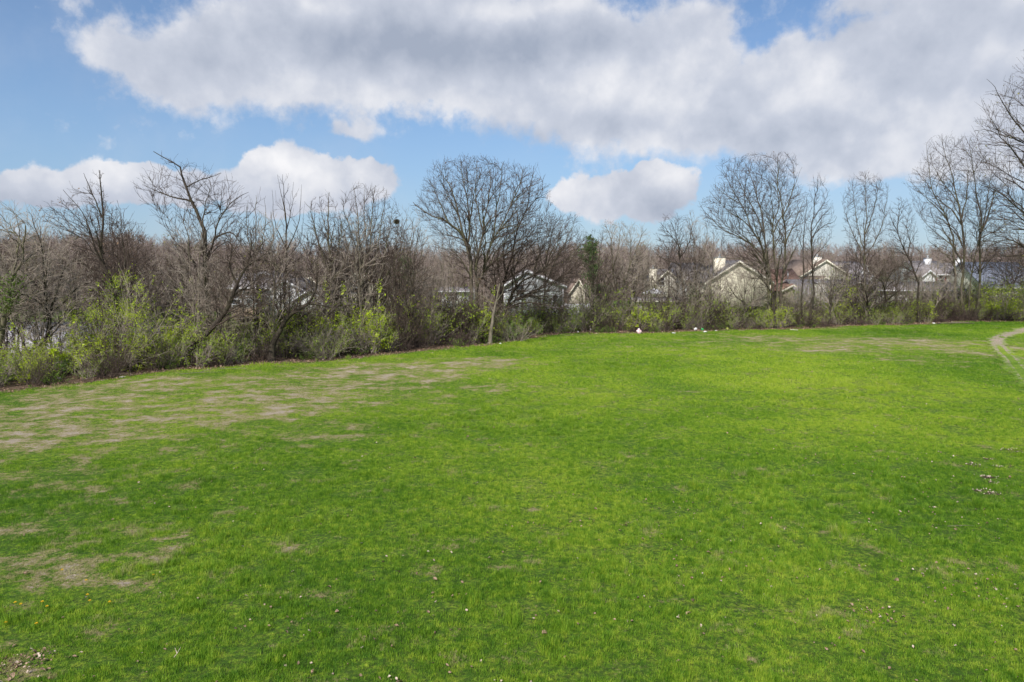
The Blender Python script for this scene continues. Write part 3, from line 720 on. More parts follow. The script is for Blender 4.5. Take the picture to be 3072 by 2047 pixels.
hero('tree', 'thin grey tree filling the gap left of the big centre tree', 63,
     [([(1240,1040),(1236,900),(1232,800),(1238,700),(1240,650)], .11, .012), ([(1235,880),(1215,800),(1212,700),(1220,640)], .07, .01), ([(1236,860),(1262,780),(1275,700)], .07, .01), ([(1234,820),(1250,740),(1258,660)], .06, .01)],
     [(625,1205,1270),(680,1195,1300),(760,1190,1310),(860,1200,1310),(930,1210,1290)], 23, bark='bark', twig='twig_grey', dens=1.05, group=G1, ang=28, up=.1)
hero('tree', 'huge bare tree with a broad fan crown at the centre of the treeline', 68,
     [([(1418,1045),(1416,960),(1415,880),(1412,800),(1398,724),(1372,690),(1347,669),(1315,655),(1284,644),(1255,622),(1236,604)], .30, .02), ([(1402,740),(1388,690),(1377,653),(1368,610),(1355,570),(1330,530),(1308,490)], .15, .015),
      ([(1404,730),(1410,690),(1410,644),(1404,600),(1396,560),(1388,510),(1383,474)], .13, .012), ([(1428,1040),(1427,930),(1429,842),(1436,758),(1450,686),(1463,640),(1469,581),(1468,530),(1468,482)], .20, .015),
      ([(1429,880),(1440,850),(1453,813),(1478,737),(1516,661),(1549,589),(1562,545),(1568,505)], .17, .013), ([(1455,690),(1440,640),(1428,570),(1432,510),(1428,478)], .09, .01),
      ([(1484,728),(1490,660),(1500,590),(1508,530),(1512,490)], .10, .01), ([(1345,668),(1320,610),(1298,560),(1278,530)], .08, .01), ([(1376,650),(1345,590),(1330,560),(1300,520)], .07, .01), ([(1398,724),(1365,710),(1330,700),(1290,690)], .07, .01)],
     [(463,1365,1402),(480,1295,1520),(500,1278,1600),(540,1255,1630),(580,1238,1640),(620,1225,1645),(680,1255,1640),(740,1285,1620),(800,1330,1560),(870,1360,1540)], 24,
     depth=.8, bark='bark', twig='twig', dens=.84, group=G1, ang=30, up=.07, lenf=.30, buds='bud', budn=.2, bud_size=.10, wander=.08)
hero('tree', 'dark tree merging into the right side of the huge centre tree, pointed top', 70,
     [([(1492,1035),(1494,960),(1497,884),(1515,830),(1535,772),(1556,690),(1580,624),(1592,560),(1597,500)], .22, .015), ([(1516,830),(1510,760),(1520,700),(1530,640)], .10, .012), ([(1535,772),(1570,730),(1600,690),(1630,660)], .08, .01),
      ([(1580,640),(1610,600),(1640,580),(1655,570)], .06, .01), ([(1497,900),(1480,850),(1465,820)], .07, .01)],
     [(492,1580,1615),(530,1560,1650),(580,1540,1665),(640,1500,1680),(720,1470,1700),(800,1450,1640),(880,1460,1600)], 25, bark='bark_dark', twig='twig', dens=.9, group=G1, ang=32, up=.07)
hero('tree', 'spreading tree with long low limbs arching right below the huge centre tree', 69,
     [([(1508,1030),(1510,960),(1515,930),(1535,890),(1549,863),(1575,838),(1604,825),(1640,800),(1668,772)], .26, .03), ([(1512,935),(1535,912),(1558,893),(1621,867),(1676,838),(1708,820),(1740,825)], .18, .02), ([(1505,945),(1490,900),(1465,865),(1440,852),(1410,840)], .15, .02),
      ([(1549,863),(1545,810),(1560,760),(1590,710)], .12, .015), ([(1604,825),(1615,770),(1640,720),(1650,680)], .10, .012), ([(1500,930),(1500,860),(1490,800),(1495,740)], .14, .015), ([(1640,800),(1660,740),(1690,700)], .07, .01)],
     [(640,1540,1700),(690,1480,1745),(750,1440,1765),(810,1410,1775),(870,1400,1770),(930,1420,1740)], 26, bark='bark_dark', twig='twig', dens=.82, group=G1, ang=42, up=.04)
hero('tree', 'upright tree with a round brown crown right of the huge centre tree', 74,
     [([(1637,1020),(1636,947),(1636,870),(1637,790),(1648,730),(1660,680)], .18, .015), ([(1636,860),(1660,800),(1690,740),(1715,690),(1725,655)], .11, .012), ([(1636,820),(1620,760),(1612,700),(1620,655)], .09, .01), ([(1637,800),(1670,740),(1685,680),(1692,645)], .08, .01), ([(1660,800),(1710,770),(1745,730),(1755,700)], .07, .01)],
     [(642,1625,1740),(680,1605,1760),(730,1600,1772),(790,1600,1778),(850,1610,1765)], 27, bark='bark', twig='twig', dens=1.05, group=G1, ang=30, up=.09)
hero('tree', 'pale smooth double trunk at the field edge below the huge centre tree', 63.5,
     [([(1470,1034),(1474,990),(1480,945),(1490,900),(1500,850)], .24, .07), ([(1482,940),(1460,900),(1430,880),(1405,860)], .07, .012), ([(1488,905),(1510,870),(1500,830)], .07, .012), ([(1485,925),(1455,925),(1420,935),(1380,950)], .04, .01)],
     [(790,1470,1530),(850,1420,1550),(900,1410,1540)], 28, bark='bark_pale', twig='twig', dens=.72, group=G1, ang=50)
hero('tree', 'thin pale sapling with a forked white stem left of the pale double trunk', 63,
     [([(1365,1052),(1364,980),(1362,920),(1360,860),(1358,820)], .09, .02), ([(1362,930),(1352,880),(1350,820)], .05, .012)],
     [(760,1320,1400),(820,1315,1405),(900,1320,1400)], 29, bark='bark_pale', twig='twig_grey', dens=.9, group=G1)
hero('tree', 'bare fan shaped tree with slightly olive bark above the pink bag', 78,
     [([(1855,1000),(1854,940),(1853,900),(1846,850),(1838,800),(1835,740),(1822,690),(1812,672)], .17, .012), ([(1853,905),(1868,860),(1885,810),(1905,750),(1925,705),(1940,685)], .12, .012), ([(1850,890),(1825,840),(1800,800),(1790,755)], .09, .01),
      ([(1840,810),(1855,750),(1862,700),(1860,665)], .07, .01), ([(1888,805),(1892,740),(1885,690)], .07, .01), ([(1868,865),(1900,840),(1930,820),(1950,790)], .07, .01), ([(1895,780),(1925,760),(1945,730)], .05, .01)],
     [(660,1798,1870),(672,1795,1925),(700,1788,1955),(750,1785,1965),(800,1792,1962),(860,1800,1950)], 30, bark='bark', twig='twig_grey', dens=1.0, group=G1, ang=34, up=.07, buds='budg', budn=.25)
hero('tree', 'dark knotty tree with one long branch to the left, beside the cream chimney house', 80,
     [([(2064,1000),(2060,940),(2056,880),(2046,833),(2039,764),(2030,707),(2010,660)], .24, .012), ([(2040,800),(2020,790),(1998,783),(1975,765),(1962,750)], .10, .012), ([(2039,770),(2060,740),(2072,700),(2085,665)], .09, .01), ([(2036,740),(2015,710),(1995,680),(1980,665)], .06, .01),
      ([(2046,833),(2070,815),(2100,800)], .06, .01), ([(2048,840),(2020,830),(1990,840)], .05, .01)],
     [(640,1985,2060),(665,1970,2100),(710,1958,2115),(760,1955,2125),(820,1965,2125),(870,1990,2110)], 31, bark='bark_dark', twig='twig', dens=1.0, group=G1, ang=42)
hero('tree', 'grey upright tree directly behind the dark knotty tree', 85,
     [([(2088,990),(2086,900),(2086,803),(2080,740),(2076,680),(2075,632)], .15, .01), ([(2086,830),(2110,770),(2122,700),(2118,660)], .09, .01), ([(2084,800),(2062,750),(2055,700)], .06, .01), ([(2086,880),(2110,840),(2135,790),(2145,740)], .07, .01)],
     [(627,2062,2090),(660,2050,2135),(710,2045,2152),(770,2045,2158),(840,2055,2150)], 32, bark='bark', twig='twig_grey', dens=1.05, group=G1, ang=28, up=.1)
hero('tree', 'largest bare tree right of centre, many tall stems fanning from one base', 82,
     [([(2309,985),(2307,930),(2305,882),(2298,808),(2288,753),(2272,715),(2257,686),(2238,645),(2216,605),(2192,550),(2172,505)], .26, .014), ([(2324,985),(2323,900),(2320,830),(2309,753),(2302,679),(2296,625),(2287,575),(2272,520),(2257,476)], .22, .013),
      ([(2334,985),(2330,900),(2326,827),(2315,716),(2318,660),(2324,600),(2322,535),(2320,475)], .20, .013), ([(2342,985),(2346,900),(2352,845),(2360,742),(2358,692),(2354,620),(2346,549),(2350,500),(2352,472)], .22, .012),
      ([(2360,735),(2378,690),(2394,650),(2410,610),(2422,580)], .11, .01), ([(2294,790),(2270,760),(2242,728),(2210,710),(2179,694),(2148,668),(2124,642),(2098,604)], .13, .01),
      ([(2257,690),(2225,660),(2190,640),(2150,605),(2120,575)], .09, .009), ([(2305,700),(2280,640),(2250,580),(2225,520),(2210,485)], .10, .009), ([(2357,650),(2375,600),(2385,550),(2378,495)], .09, .009),
      ([(2218,606),(2185,580),(2160,545)], .06, .008), ([(2316,700),(2338,640),(2366,570),(2382,510)], .09, .009), ([(2322,845),(2275,800),(2235,780),(2190,775),(2170,750)], .10, .012)],
     [(462,2232,2385),(482,2150,2392),(520,2142,2402),(560,2120,2420),(600,2092,2432),(640,2096,2430),(700,2130,2425),(770,2165,2400),(840,2200,2385)], 33,
     depth=.8, bark='bark', twig='twig', dens=.90, group=G1, ang=26, up=.09, lenf=.26, wander=.06, buds='bud', budn=.12, bud_size=.10)
hero('tree', 'arching small tree bowed over the lower wall of the cream gabled house', 80,
     [([(2326,980),(2320,900),(2305,860),(2278,820),(2245,795),(2215,790),(2185,800),(2160,830)], .13, .015), ([(2235,990),(2236,940),(2233,900),(2236,850),(2228,810)], .11, .015), ([(2233,905),(2205,890),(2180,860),(2165,835)], .08, .012), ([(2168,985),(2162,930),(2158,870),(2150,815)], .08, .012),
      ([(2280,825),(2262,850),(2240,875)], .05, .01)],
     [(785,2160,2300),(820,2130,2320),(870,2120,2320),(920,2130,2310)], 34, bark='bark_dark', twig='twig_grey', dens=1.1, group=G1, ang=48, up=-.02)
hero('tree', 'dark trunk with broken snag branches in front of the white brick chimney', 83,
     [([(2432,985),(2433,938),(2438,880),(2436,827),(2434,734),(2436,680),(2442,620),(2450,570),(2455,528)], .22, .012), ([(2436,720),(2452,700),(2475,679),(2500,668),(2511,650)], .09, .01), ([(2436,690),(2460,650),(2470,635)], .05, .02), ([(2410,985),(2409,900),(2410,820),(2414,740),(2416,679),(2424,620),(2430,580)], .13, .01),
      ([(2437,660),(2470,610),(2485,570)], .06, .009), ([(2437,850),(2455,855),(2478,880)], .06, .015), ([(2412,760),(2394,700),(2388,640)], .05, .01), ([(2435,800),(2425,780),(2418,770)], .05, .01)],
     [(520,2438,2468),(548,2420,2482),(600,2405,2498),(650,2398,2512),(700,2390,2510),(760,2388,2480),(840,2388,2465)], 35, bark='bark_dark', twig='twig', dens=1.0, group=G1, ang=34)
hero('tree', 'narrow oval crowned tree on a straight bare trunk right of the beige gable', 86,
     [([(2594,990),(2594,920),(2594,830),(2594,755),(2597,690),(2597,651),(2601,580),(2599,512)], .19, .01), ([(2594,790),(2580,740),(2562,700),(2548,650),(2534,600)], .09, .01), ([(2596,770),(2618,745),(2646,677),(2655,620),(2664,560)], .10, .01),
      ([(2594,750),(2578,690),(2570,620),(2568,560)], .08, .009), ([(2597,700),(2615,640),(2625,570),(2632,540)], .08, .009)],
     [(508,2578,2605),(528,2555,2650),(560,2530,2672),(600,2522,2675),(680,2528,2662),(745,2540,2655),(790,2555,2640)], 36, bark='bark', twig='twig', dens=1.05, group=G1, ang=27, up=.1, wander=.07)
hero('tree', 'crooked tree with a leaning trunk between the oval tree and the tall right cluster', 87,
     [([(2757,990),(2755,920),(2751,849),(2735,800),(2722,770),(2702,730),(2692,677),(2698,630),(2704,598)], .19, .012), ([(2722,772),(2728,720),(2722,670),(2735,620)], .08, .01), ([(2692,700),(2672,660),(2665,640)], .06, .01), ([(2742,820),(2760,780),(2765,730)], .07, .01)],
     [(590,2688,2722),(620,2662,2742),(680,2650,2755),(740,2650,2765),(800,2665,2775),(850,2700,2775)], 37, bark='bark_dark', twig='twig', dens=1.1, group=G1, ang=36)
hero('tree', 'thin sapling with upright grey stems left of the crooked leaning tree', 88,
     [([(2690,985),(2688,900),(2684,830),(2680,780),(2672,740)], .13, .015), ([(2686,860),(2662,830),(2645,790)], .07, .01), ([(2688,880),(2712,850),(2718,800)], .07, .01)],
     [(720,2620,2720),(780,2610,2730),(860,2620,2730)], 38, bark='bark', twig='twig_grey', dens=1.1, group=G1)
hero('tree', 'squat black stump with two thick crooked limbs spreading sideways', 85,
     [([(2612,990),(2612,955),(2610,935),(2605,905),(2606,898)], .38, .10), ([(2614,940),(2630,918),(2665,905),(2690,890),(2715,872)], .17, .05), ([(2665,905),(2655,875),(2640,850),(2620,840)], .13, .03), ([(2608,952),(2580,940),(2565,915),(2552,880),(2530,862)], .13, .03),
      ([(2650,868),(2655,830),(2662,800)], .08, .015), ([(2552,880),(2560,860),(2578,865)], .05, .015)],
     [(770,2530,2720),(840,2510,2740),(900,2500,2740)], 39, bark='bark_dark', twig='twig', dens=.8, group=G1, ang=45)
hero('tree', 'tall cluster of grey stems forming the broad bare crown at right', 90,
     [([(2873,990),(2871,930),(2868,860),(2866,808),(2861,729),(2852,690),(2835,648),(2812,590),(2793,546),(2782,480),(2778,430)], .22, .013), ([(2893,990),(2892,900),(2892,820),(2892,677),(2885,620),(2868,560),(2852,500),(2842,450),(2840,402)], .24, .012),
      ([(2931,985),(2931,912),(2933,800),(2932,703),(2922,620),(2908,546),(2896,480),(2888,418)], .22, .012), ([(2934,705),(2960,650),(2978,605),(2995,570),(3010,540)], .15, .012), ([(2835,650),(2800,615),(2765,585),(2724,546)], .10, .01),
      ([(2890,660),(2910,590),(2925,520),(2930,450)], .11, .01), ([(2932,690),(2945,620),(2950,540),(2960,480)], .10, .01), ([(2861,735),(2830,710),(2800,680),(2770,640)], .08, .01), ([(2933,720),(2970,700),(3005,680),(3040,640)], .09, .01),
      ([(2886,615),(2850,560),(2815,500),(2800,440)], .09, .009), ([(2902,990),(2905,870),(2908,780),(2912,700),(2905,640)], .14, .02)],
     [(397,2828,2850),(412,2780,2925),(450,2770,2965),(500,2745,3000),(545,2718,3030),(600,2735,3050),(660,2765,3055),(740,2780,3040),(820,2820,2990)], 40,
     depth=.8, bark='bark', twig='twig', dens=.85, group=G1, ang=26, up=.09, lenf=.26, wander=.07, buds='budg', budn=.14)
hero('tree', 'great budding tree leaning in from beyond the right edge of the picture', 80,
     [([(3230,1000),(3226,880),(3220,760),(3200,640),(3170,520),(3150,400),(3130,250),(3125,130)], .42, .03), ([(3220,770),(3150,700),(3080,640),(3020,580),(2960,545)], .22, .02), ([(3200,640),(3120,560),(3050,480),(2985,420),(2940,360)], .20, .018),
      ([(3170,520),(3110,440),(3050,360),(3000,290),(2965,235)], .17, .015), ([(3150,400),(3110,320),(3075,240),(3060,205)], .12, .012), ([(3225,830),(3160,790),(3090,745),(3040,720),(2990,735),(2960,760)], .18, .018), ([(3090,745),(3075,690),(3050,640)], .09, .012),
      ([(3226,700),(3280,560),(3330,420),(3380,300)], .25, .02), ([(3225,820),(3300,700),(3400,600)], .2, .02), ([(3120,560),(3060,540),(3000,500),(2950,470)], .1, .012), ([(3222,870),(3150,840),(3090,850),(3040,880)], .12, .015)],
     [(120,3080,3300),(200,3050,3380),(245,2990,3420),(300,2935,3450),(360,2915,3480),(450,2925,3500),(560,2945,3500),(680,2950,3500),(760,2945,3480),(860,3020,3420)], 41,
     depth=.8, bark='bark_dark', twig='twig', dens=.55, group=G1, ang=34, up=.05, lenf=.26, buds='budg', budn=.22, bud_size=.14, twig_r=.013)
hero('tree', 'bare tree with brown haze of twigs just right of the tall right cluster', 96,
     [([(3052,980),(3045,900),(3035,830),(3030,760)], .16, .02), ([(3038,860),(3062,810),(3080,760)], .1, .015), ([(3040,880),(3005,830),(2995,780)], .08, .015)],
     [(730,2960,3110),(790,2945,3130),(860,2960,3120)], 42, bark='bark', twig='twig', dens=1.1, group=G1)

# one evergreen showing over the hedgerow
def evergreen(label, px, D, ytop, halfw, seed, name='evergreen_tree', low=.35, mat='ever', ls=.20):
    rng = np.random.default_rng(seed); top = at(px, ytop, D); hgt = top[2]; w = halfw/F*D
    root = empty(name, (top[0], D, 0), label, 'tree')
    tr = Acc(); tr.add(*tubes(np.array([[(0, 0, -.1), (.05, 0, hgt*.5), (0, .05, hgt*.97)]]), np.array([[.16, .1, .02]]), 8))
    nc = 70; n = 4200; k = rng.integers(0, nc, n); zc = hgt*(low+(.97-low)*rng.random(nc)); pc = rng.random(nc)*6.283; z = zc[k]+rng.normal(0, .22, n); z = np.minimum(z, hgt); ph = pc[k]+rng.normal(0, .35, n)
    lobes = 1+.35*np.sin(ph*3+z*1.3)+.25*np.sin(ph*5-z*2.1)
    rad = w*np.minimum(1, np.maximum(hgt-z, 0)/(hgt*.16))**.75*lobes*(.35+.65*rng.random(nc))[k]*rng.uniform(.7, 1.1, n)
    rad = np.maximum(rad, .05)
    pts = np.column_stack([rad*np.cos(ph), rad*np.sin(ph), z+rad*.35])
    nb = 130; zb = hgt*(low+(.95-low)*rng.random(nb)); pb = rng.random(nb)*6.283; rb = w*.8*np.minimum(1, (hgt-zb)/(hgt*.2))
    B = np.stack([np.column_stack([0*zb, 0*zb, zb-.3]), np.column_stack([rb*.5*np.cos(pb), rb*.5*np.sin(pb), zb]), np.column_stack([rb*np.cos(pb), rb*np.sin(pb), zb+rb*.4])], 1)
    tr.add(*tubes(B, np.tile([.04, .025, .01], (nb, 1)), 4))
    kid(root, add('trunk', tr.mesh('trunk', M['bark']), root))
    V, Fq = leaf_quads(pts, ls, rng, aspect=.45); kid(root, add('foliage', mesh_arrays('foliage', V, Fq, M[mat]), root))
    return root
evergreen('dark green evergreen showing its tip between two bare trees near the centre', 1772, 96, 706, 30, 7, low=.42, mat='ever', ls=.20)
evergreen('low evergreen beside the white fence behind the hedge', 1800, 104, 856, 40, 8)
evergreen('small dark evergreen behind the oval crowned tree at right', 2650, 110, 832, 26, 9)
evergreen('dark conifer half hidden left of the centre in the woods', 1215, 100, 765, 20, 10)

# dark nest in the round crowned tree
def nest():
    rng = np.random.default_rng(5); c = at(1190, 666, 60); n = 420
    d = unit(rng.normal(size=(n, 3))); S = d*rng.uniform(.03, .17, n)[:, None]*np.array([1, 1, .85]); D = perp_rand(d, rng)
    P = grow(S, D, np.full(n, .22), 2, .35, 0, rng)
    a = Acc(); a.add(*tubes(P, np.full((n, 3), .012), 3))
    o = add('nest', a.mesh('nest', M['bark'])); o.location = c
    tag(o, 'dark ball of twigs high in the right side of the round crowned tree', 'nest')
nest()

# ------------------------------------------------------------------ houses and fences beyond the hedgerow
def zp(py, D): return at(1536, py, D)[2]
def xp(px, D): return at(px, 1000, D)[0]
def window(parent, x, z, w, h, y, frame='white', bars=True, label=None):
    t = .09; f = MB()
    f.box(x-w/2-t, x+w/2+t, y-.07, y+.0, z+h/2, z+h/2+t); f.box(x-w/2-t, x+w/2+t, y-.10, y+.0, z-h/2-t, z-h/2)
    f.box(x-w/2-t, x-w/2, y-.07, y+.0, z-h/2, z+h/2); f.box(x+w/2, x+w/2+t, y-.07, y+.0, z-h/2, z+h/2)
    if bars: f.box(x-w/2, x+w/2, y-.055, y+.0, z-.03, z+.03)
    fo = add('window', f.me('window', M[frame]), parent)
    p = add('pane', MB().box(x-w/2, x+w/2, y-.03, y+.01, z-h/2, z+h/2).me('pane', M['glass']), fo)
    return fo
def house(name, label, D, xl, xr, eave, ridge, depth=11, orient='gable', peak=None, wall='cream', roof='r_grey', trim='cream_trim', wins=(), chims=(), shut=(), rz=0, z0=0, ov=.45, vents=(), eave_r=None):
    x0, x1 = xp(xl, D), xp(xr, D); cx = (x0+x1)/2; w = x1-x0; he = zp(eave, D); hr = zp(ridge, D)
    her = he if eave_r is None else zp(eave_r, D)
    root = empty(name, (cx, D, 0), label, 'house', None, math.radians(rz)); hw = w/2; t = .20
    if orient == 'gable':
        pk = 0 if peak is None else xp(peak, D)-cx
        V = [(-hw,0,z0),(hw,0,z0),(hw,0,her),(pk,0,hr),(-hw,0,he)]; V += [(a, depth, c) for a, _, c in V]
        add('wall', MB().poly(V, [(0,1,2,3,4),(9,8,7,6,5),(1,6,7,2),(5,0,4,9),(0,5,6,1)]).me('wall', M[wall]), root)
        b = MB(); tr = MB()
        for (ex, ez) in ((-hw, he), (hw, her)):
            sl = (hr-ez)/abs(pk-ex); sg = -1 if ex < 0 else 1
            ox, oz = ex+sg*ov, ez-sl*ov; e = .04
            V = [(pk,-ov,hr+e),(ox,-ov,oz+e),(ox,depth+ov,oz+e),(pk,depth+ov,hr+e)]; V += [(a,c,d+t) for a,c,d in V]
            b.poly(V, [(0,1,2,3),(7,6,5,4),(0,4,5,1),(1,5,6,2),(2,6,7,3),(3,7,4,0)])
            V = [(pk,-ov-.03,hr-.22),(ox,-ov-.03,oz-.22),(ox,-ov-.03,oz+t*.7),(pk,-ov-.03,hr+t*.7)]; V += [(a,c+.06,d) for a,c,d in V]
            V = [(a, c if i < 4 else -ov+.0, d) for i, (a, c, d) in enumerate(V)]
            tr.poly(V, [(0,1,2,3),(7,6,5,4),(0,4,5,1),(1,5,6,2),(2,6,7,3),(3,7,4,0)])
        add('roof', b.me('roof', M[roof]), root); add('gable_trim', tr.me('gable_trim', M[trim]), root)
        add('corner_board', MB().box(-hw-.02, -hw+.16, -.03, .0, z0, he-.1).me('corner_board', M[trim]), root); add('corner_board', MB().box(hw-.16, hw+.02, -.03, .0, z0, her-.1).me('corner_board', M[trim]), root)
    else:
        V = [(-hw,0,z0),(hw,0,z0),(hw,depth,z0),(-hw,depth,z0),(-hw,0,he),(hw,0,he),(hw,depth,he),(-hw,depth,he),(-hw,depth/2,hr),(hw,depth/2,hr)]
        add('wall', MB().poly(V, [(0,1,5,4),(2,3,7,6),(1,2,6,9,5),(3,0,4,8,7),(3,2,1,0)]).me('wall', M[wall]), root)
        sl = (hr-he)/(depth/2); b = MB()
        for sg in (0, 1):
            ey = -ov if sg == 0 else depth+ov; ez = he-sl*ov+.04
            V = [(-hw-ov,ey,ez),(hw+ov,ey,ez),(hw+ov,depth/2,hr+.04),(-hw-ov,depth/2,hr+.04)]; V += [(a,c,d+t) for a,c,d in V]
            b.poly(V, [(0,1,2,3),(7,6,5,4),(0,4,5,1),(1,5,6,2),(2,6,7,3),(3,7,4,0)])
        add('roof', b.me('roof', M[roof]), root)
        g = MB(); g.box(-hw-ov, hw+ov, -ov-.14, -ov-.003, he-sl*ov, he-sl*ov+.2); add('gutter', g.me('gutter', M[trim]), root)
    for (px, py, ww, wh) in wins: window(root, xp(px, D)-cx, zp(py, D), ww, wh, 0, 'white')
    for (px, py, ww, wh) in shut:
        for s in (-1, 1):
            q = MB(); xx = xp(px, D)-cx+s*(ww/2+.30); z = zp(py, D); q.box(xx-.17, xx+.17, -.06, -.002, z-wh/2, z+wh/2)
            for k in range(6): q.box(xx-.14, xx+.14, -.075, -.061, z-wh/2+.1+k*wh/6.3, z-wh/2+.16+k*wh/6.3)
            add('shutter', q.me('shutter', M['shutter']), root)
    for (pl, pr, top, bot, mat, yy) in chims:
        a, c = xp(pl, D)-cx, xp(pr, D)-cx; q = MB(); q.box(a, c, yy, yy+1.0, zp(bot, D), zp(top, D)); ch = add('chimney', q.me('chimney', M[mat]), root)
        q = MB(); zt = zp(top, D); q.box(a-.08, c+.08, yy-.08, yy+1.08, zt+.002, zt+.12); m = (a+c)/2; q.cyl(m, yy+.5, zt+.12, zt+.42, .16); q.cyl(m, yy+.5, zt+.46, zt+.62, .24)
        add('cap', q.me('cap', M['metal']), ch)
    for (px, top, bot, yy) in vents:
        q = MB(); xx = xp(px, D)-cx; q.cyl(xx, yy, zp(bot, D), zp(top, D), .09, 8); q.cyl(xx, yy, zp(top, D)+.002, zp(top, D)+.12, .15, 8)
        add('vent_pipe', q.me('vent_pipe', M['metal']), root)
    return root

house('house', 'cream gabled house with lap siding and a tall square chimney left of its peak', 106, 2116, 2306, 846, 785, 12, 'gable', 2209, 'cream', 'r_grey', 'cream_trim',
      chims=[(2151,2182,773,860,'cream',2.2)], vents=[(2188,786,810,3),(2237,782,800,4)], z0=.0)
house('house', 'low wing with a reddish brown roof beside the cream gabled house', 112, 2318, 2412, 872, 812, 14, 'side', None, 'tan', 'r_red', 'cream_trim', vents=[(2378,818,838,3)])
house('house', 'little tan gabled porch end in front of the reddish brown roof', 108, 2340, 2392, 872, 856, 5, 'gable', 2372, 'tan', 'r_red', 'cream_trim')
house('house', 'grey house with a dark roof and white framed window left of the cream gabled house', 118, 2040, 2125, 838, 792, 12, 'side', None, 'grey', 'r_grey', 'white',
      wins=[(2066,850,1.1,1.7),(2090,886,1.2,1.5),(2112,884,1.4,1.6)])
house('house', 'cream house with a tall tan chimney behind the fan shaped tree', 122, 1966, 2030, 842, 812, 11, 'gable', 1998, 'pale', 'r_grey', 'cream_trim', wins=[(1980,844,1.0,1.5)], chims=[(1944,1965,806,900,'cream',-.6)])
house('house', 'long low cream shed roofed building just over the hedge below the tan chimney', 104, 1905, 2048, 905, 898, 5, 'side', None, 'pale', 'r_mauve', 'cream_trim')
house('house', 'beige gabled house with a chimney at its peak, farther back at right', 140, 2398, 2536, 826, 781, 16, 'gable', 2467, 'pale', 'r_brown', 'cream_trim', chims=[(2444,2468,771,800,'pale',2.0)])
house('house', 'beige gable dormer fronted garage below the beige gabled house', 132, 2448, 2488, 846, 832, 8, 'gable', 2467, 'pale', 'r_brown', 'cream_trim', wins=[(2467,844,1.0,.7)])
house('house', 'far tan house with a pale grey roof and a white gable end', 165, 2506, 2590, 800, 787, 14, 'side', None, 'brown', 'r_mauve', 'cream_trim', wins=[(2543,834,.9,1.6),(2552,834,.9,1.6)])
house('house', 'white gabled end just behind the oval crowned tree', 150, 2556, 2600, 830, 796, 9, 'gable', 2583, 'whit', 'r_mauve', 'white')
house('house', 'small white triangular gable right of the oval crowned tree', 140, 2595, 2622, 846, 826, 9, 'gable', 2606, 'whit', 'r_mauve', 'white')
house('house', 'house under a wide mauve grey roof with a white brick chimney in front', 103, 2418, 2662, 905, 846, 15, 'side', None, 'grey', 'r_mauve', 'white', chims=[(2424,2459,850,935,'brick_w',-1.5)])
house('house', 'white house with dark red shutters and a broad white chimney on its right', 128, 2762, 2852, 824, 786, 12, 'side', None, 'whit', 'r_mauve', 'white',
      wins=[(2812,838,1.1,1.5)], shut=[(2812,838,1.1,1.5)], chims=[(2848,2866,778,870,'whit',-.7),(2803,2819,775,800,'whit',4)])
house('house', 'pale gabled projection at the left end of the red shuttered house', 125, 2758, 2792, 826, 811, 5, 'gable', 2775, 'whit', 'r_mauve', 'white')
house('house', 'white gable end seen between the stems of the tall right cluster', 138, 2868, 2905, 818, 792, 10, 'gable', 2888, 'whit', 'r_mauve', 'white')
house('house', 'low cream white brick house close behind the hedge at right with a dark window', 100, 2632, 2880, 872, 852, 9, 'side', None, 'brick_w', 'r_mauve', 'white', wins=[(2781,898,2.2,1.6),(2700,905,1.0,1.3),(2850,903,1.0,1.3)])
house('house', 'house with a large blue grey roof near the right edge of the picture', 118, 2945, 3110, 862, 790, 13, 'side', None, 'pale', 'r_blue', 'cream_trim', wins=[(2985,876,1.2,1.2)])
house('house', 'tan house with a tiny pointed dormer, far behind the blue grey roof', 150, 3000, 3140, 812, 782, 13, 'side', None, 'tan', 'r_brown', 'cream_trim')
house('house', 'big pale blue grey sided house behind the arching limbs of the spreading tree', 101, 1512, 1690, 858, 812, 12, 'gable', 1580, 'grey', 'r_mauve', 'white', wins=[(1665,905,.7,1.8),(1560,870,1.1,1.5)])
house('house', 'small white house glimpsed through twigs left of the pale double trunk', 104, 1326, 1420, 876, 868, 8, 'side', None, 'whit', 'r_mauve', 'white', wins=[(1362,890,1.0,1.1)])
house('house', 'cream gable fragment right of the round brown crown', 115, 1712, 1752, 872, 838, 9, 'gable', 1735, 'cream', 'r_brown', 'cream_trim')
house('house', 'white two storey house with grey roof behind the leaning dark trunk', 100, 699, 834, 864, 826, 10, 'side', None, 'grey', 'r_mauve', 'white', wins=[(718,878,1.1,1.6),(750,876,1.3,1.2),(714,914,1.2,1.4),(790,900,1.1,1.3)])
house('house', 'white chimney shaped dormer block on the grey roof at left', 104, 787, 812, 822, 818, 4, 'gable', 800, 'whit', 'r_mauve', 'white')
house('house', 'bright white gabled house right of the two storey house at left', 98, 822, 908, 866, 841, 9, 'gable', 860, 'whit', 'r_grey', 'white', wins=[(864,874,1.1,1.4)])
house('house', 'lower white gable stepping down right of the bright white gabled house', 96, 893, 972, 896, 868, 9, 'gable', 938, 'whit', 'r_grey', 'white')
house('house', 'small cream gable peeping above the lower white gable', 120, 903, 958, 858, 831, 9, 'gable', 938, 'cream', 'r_brown', 'cream_trim')
house('house', 'cream gabled house with a single window behind the round crowned tree', 112, 1010, 1142, 872, 820, 12, 'gable', 1074, 'cream', 'r_brown', 'cream_trim', wins=[(1063,862,1.2,1.9)])

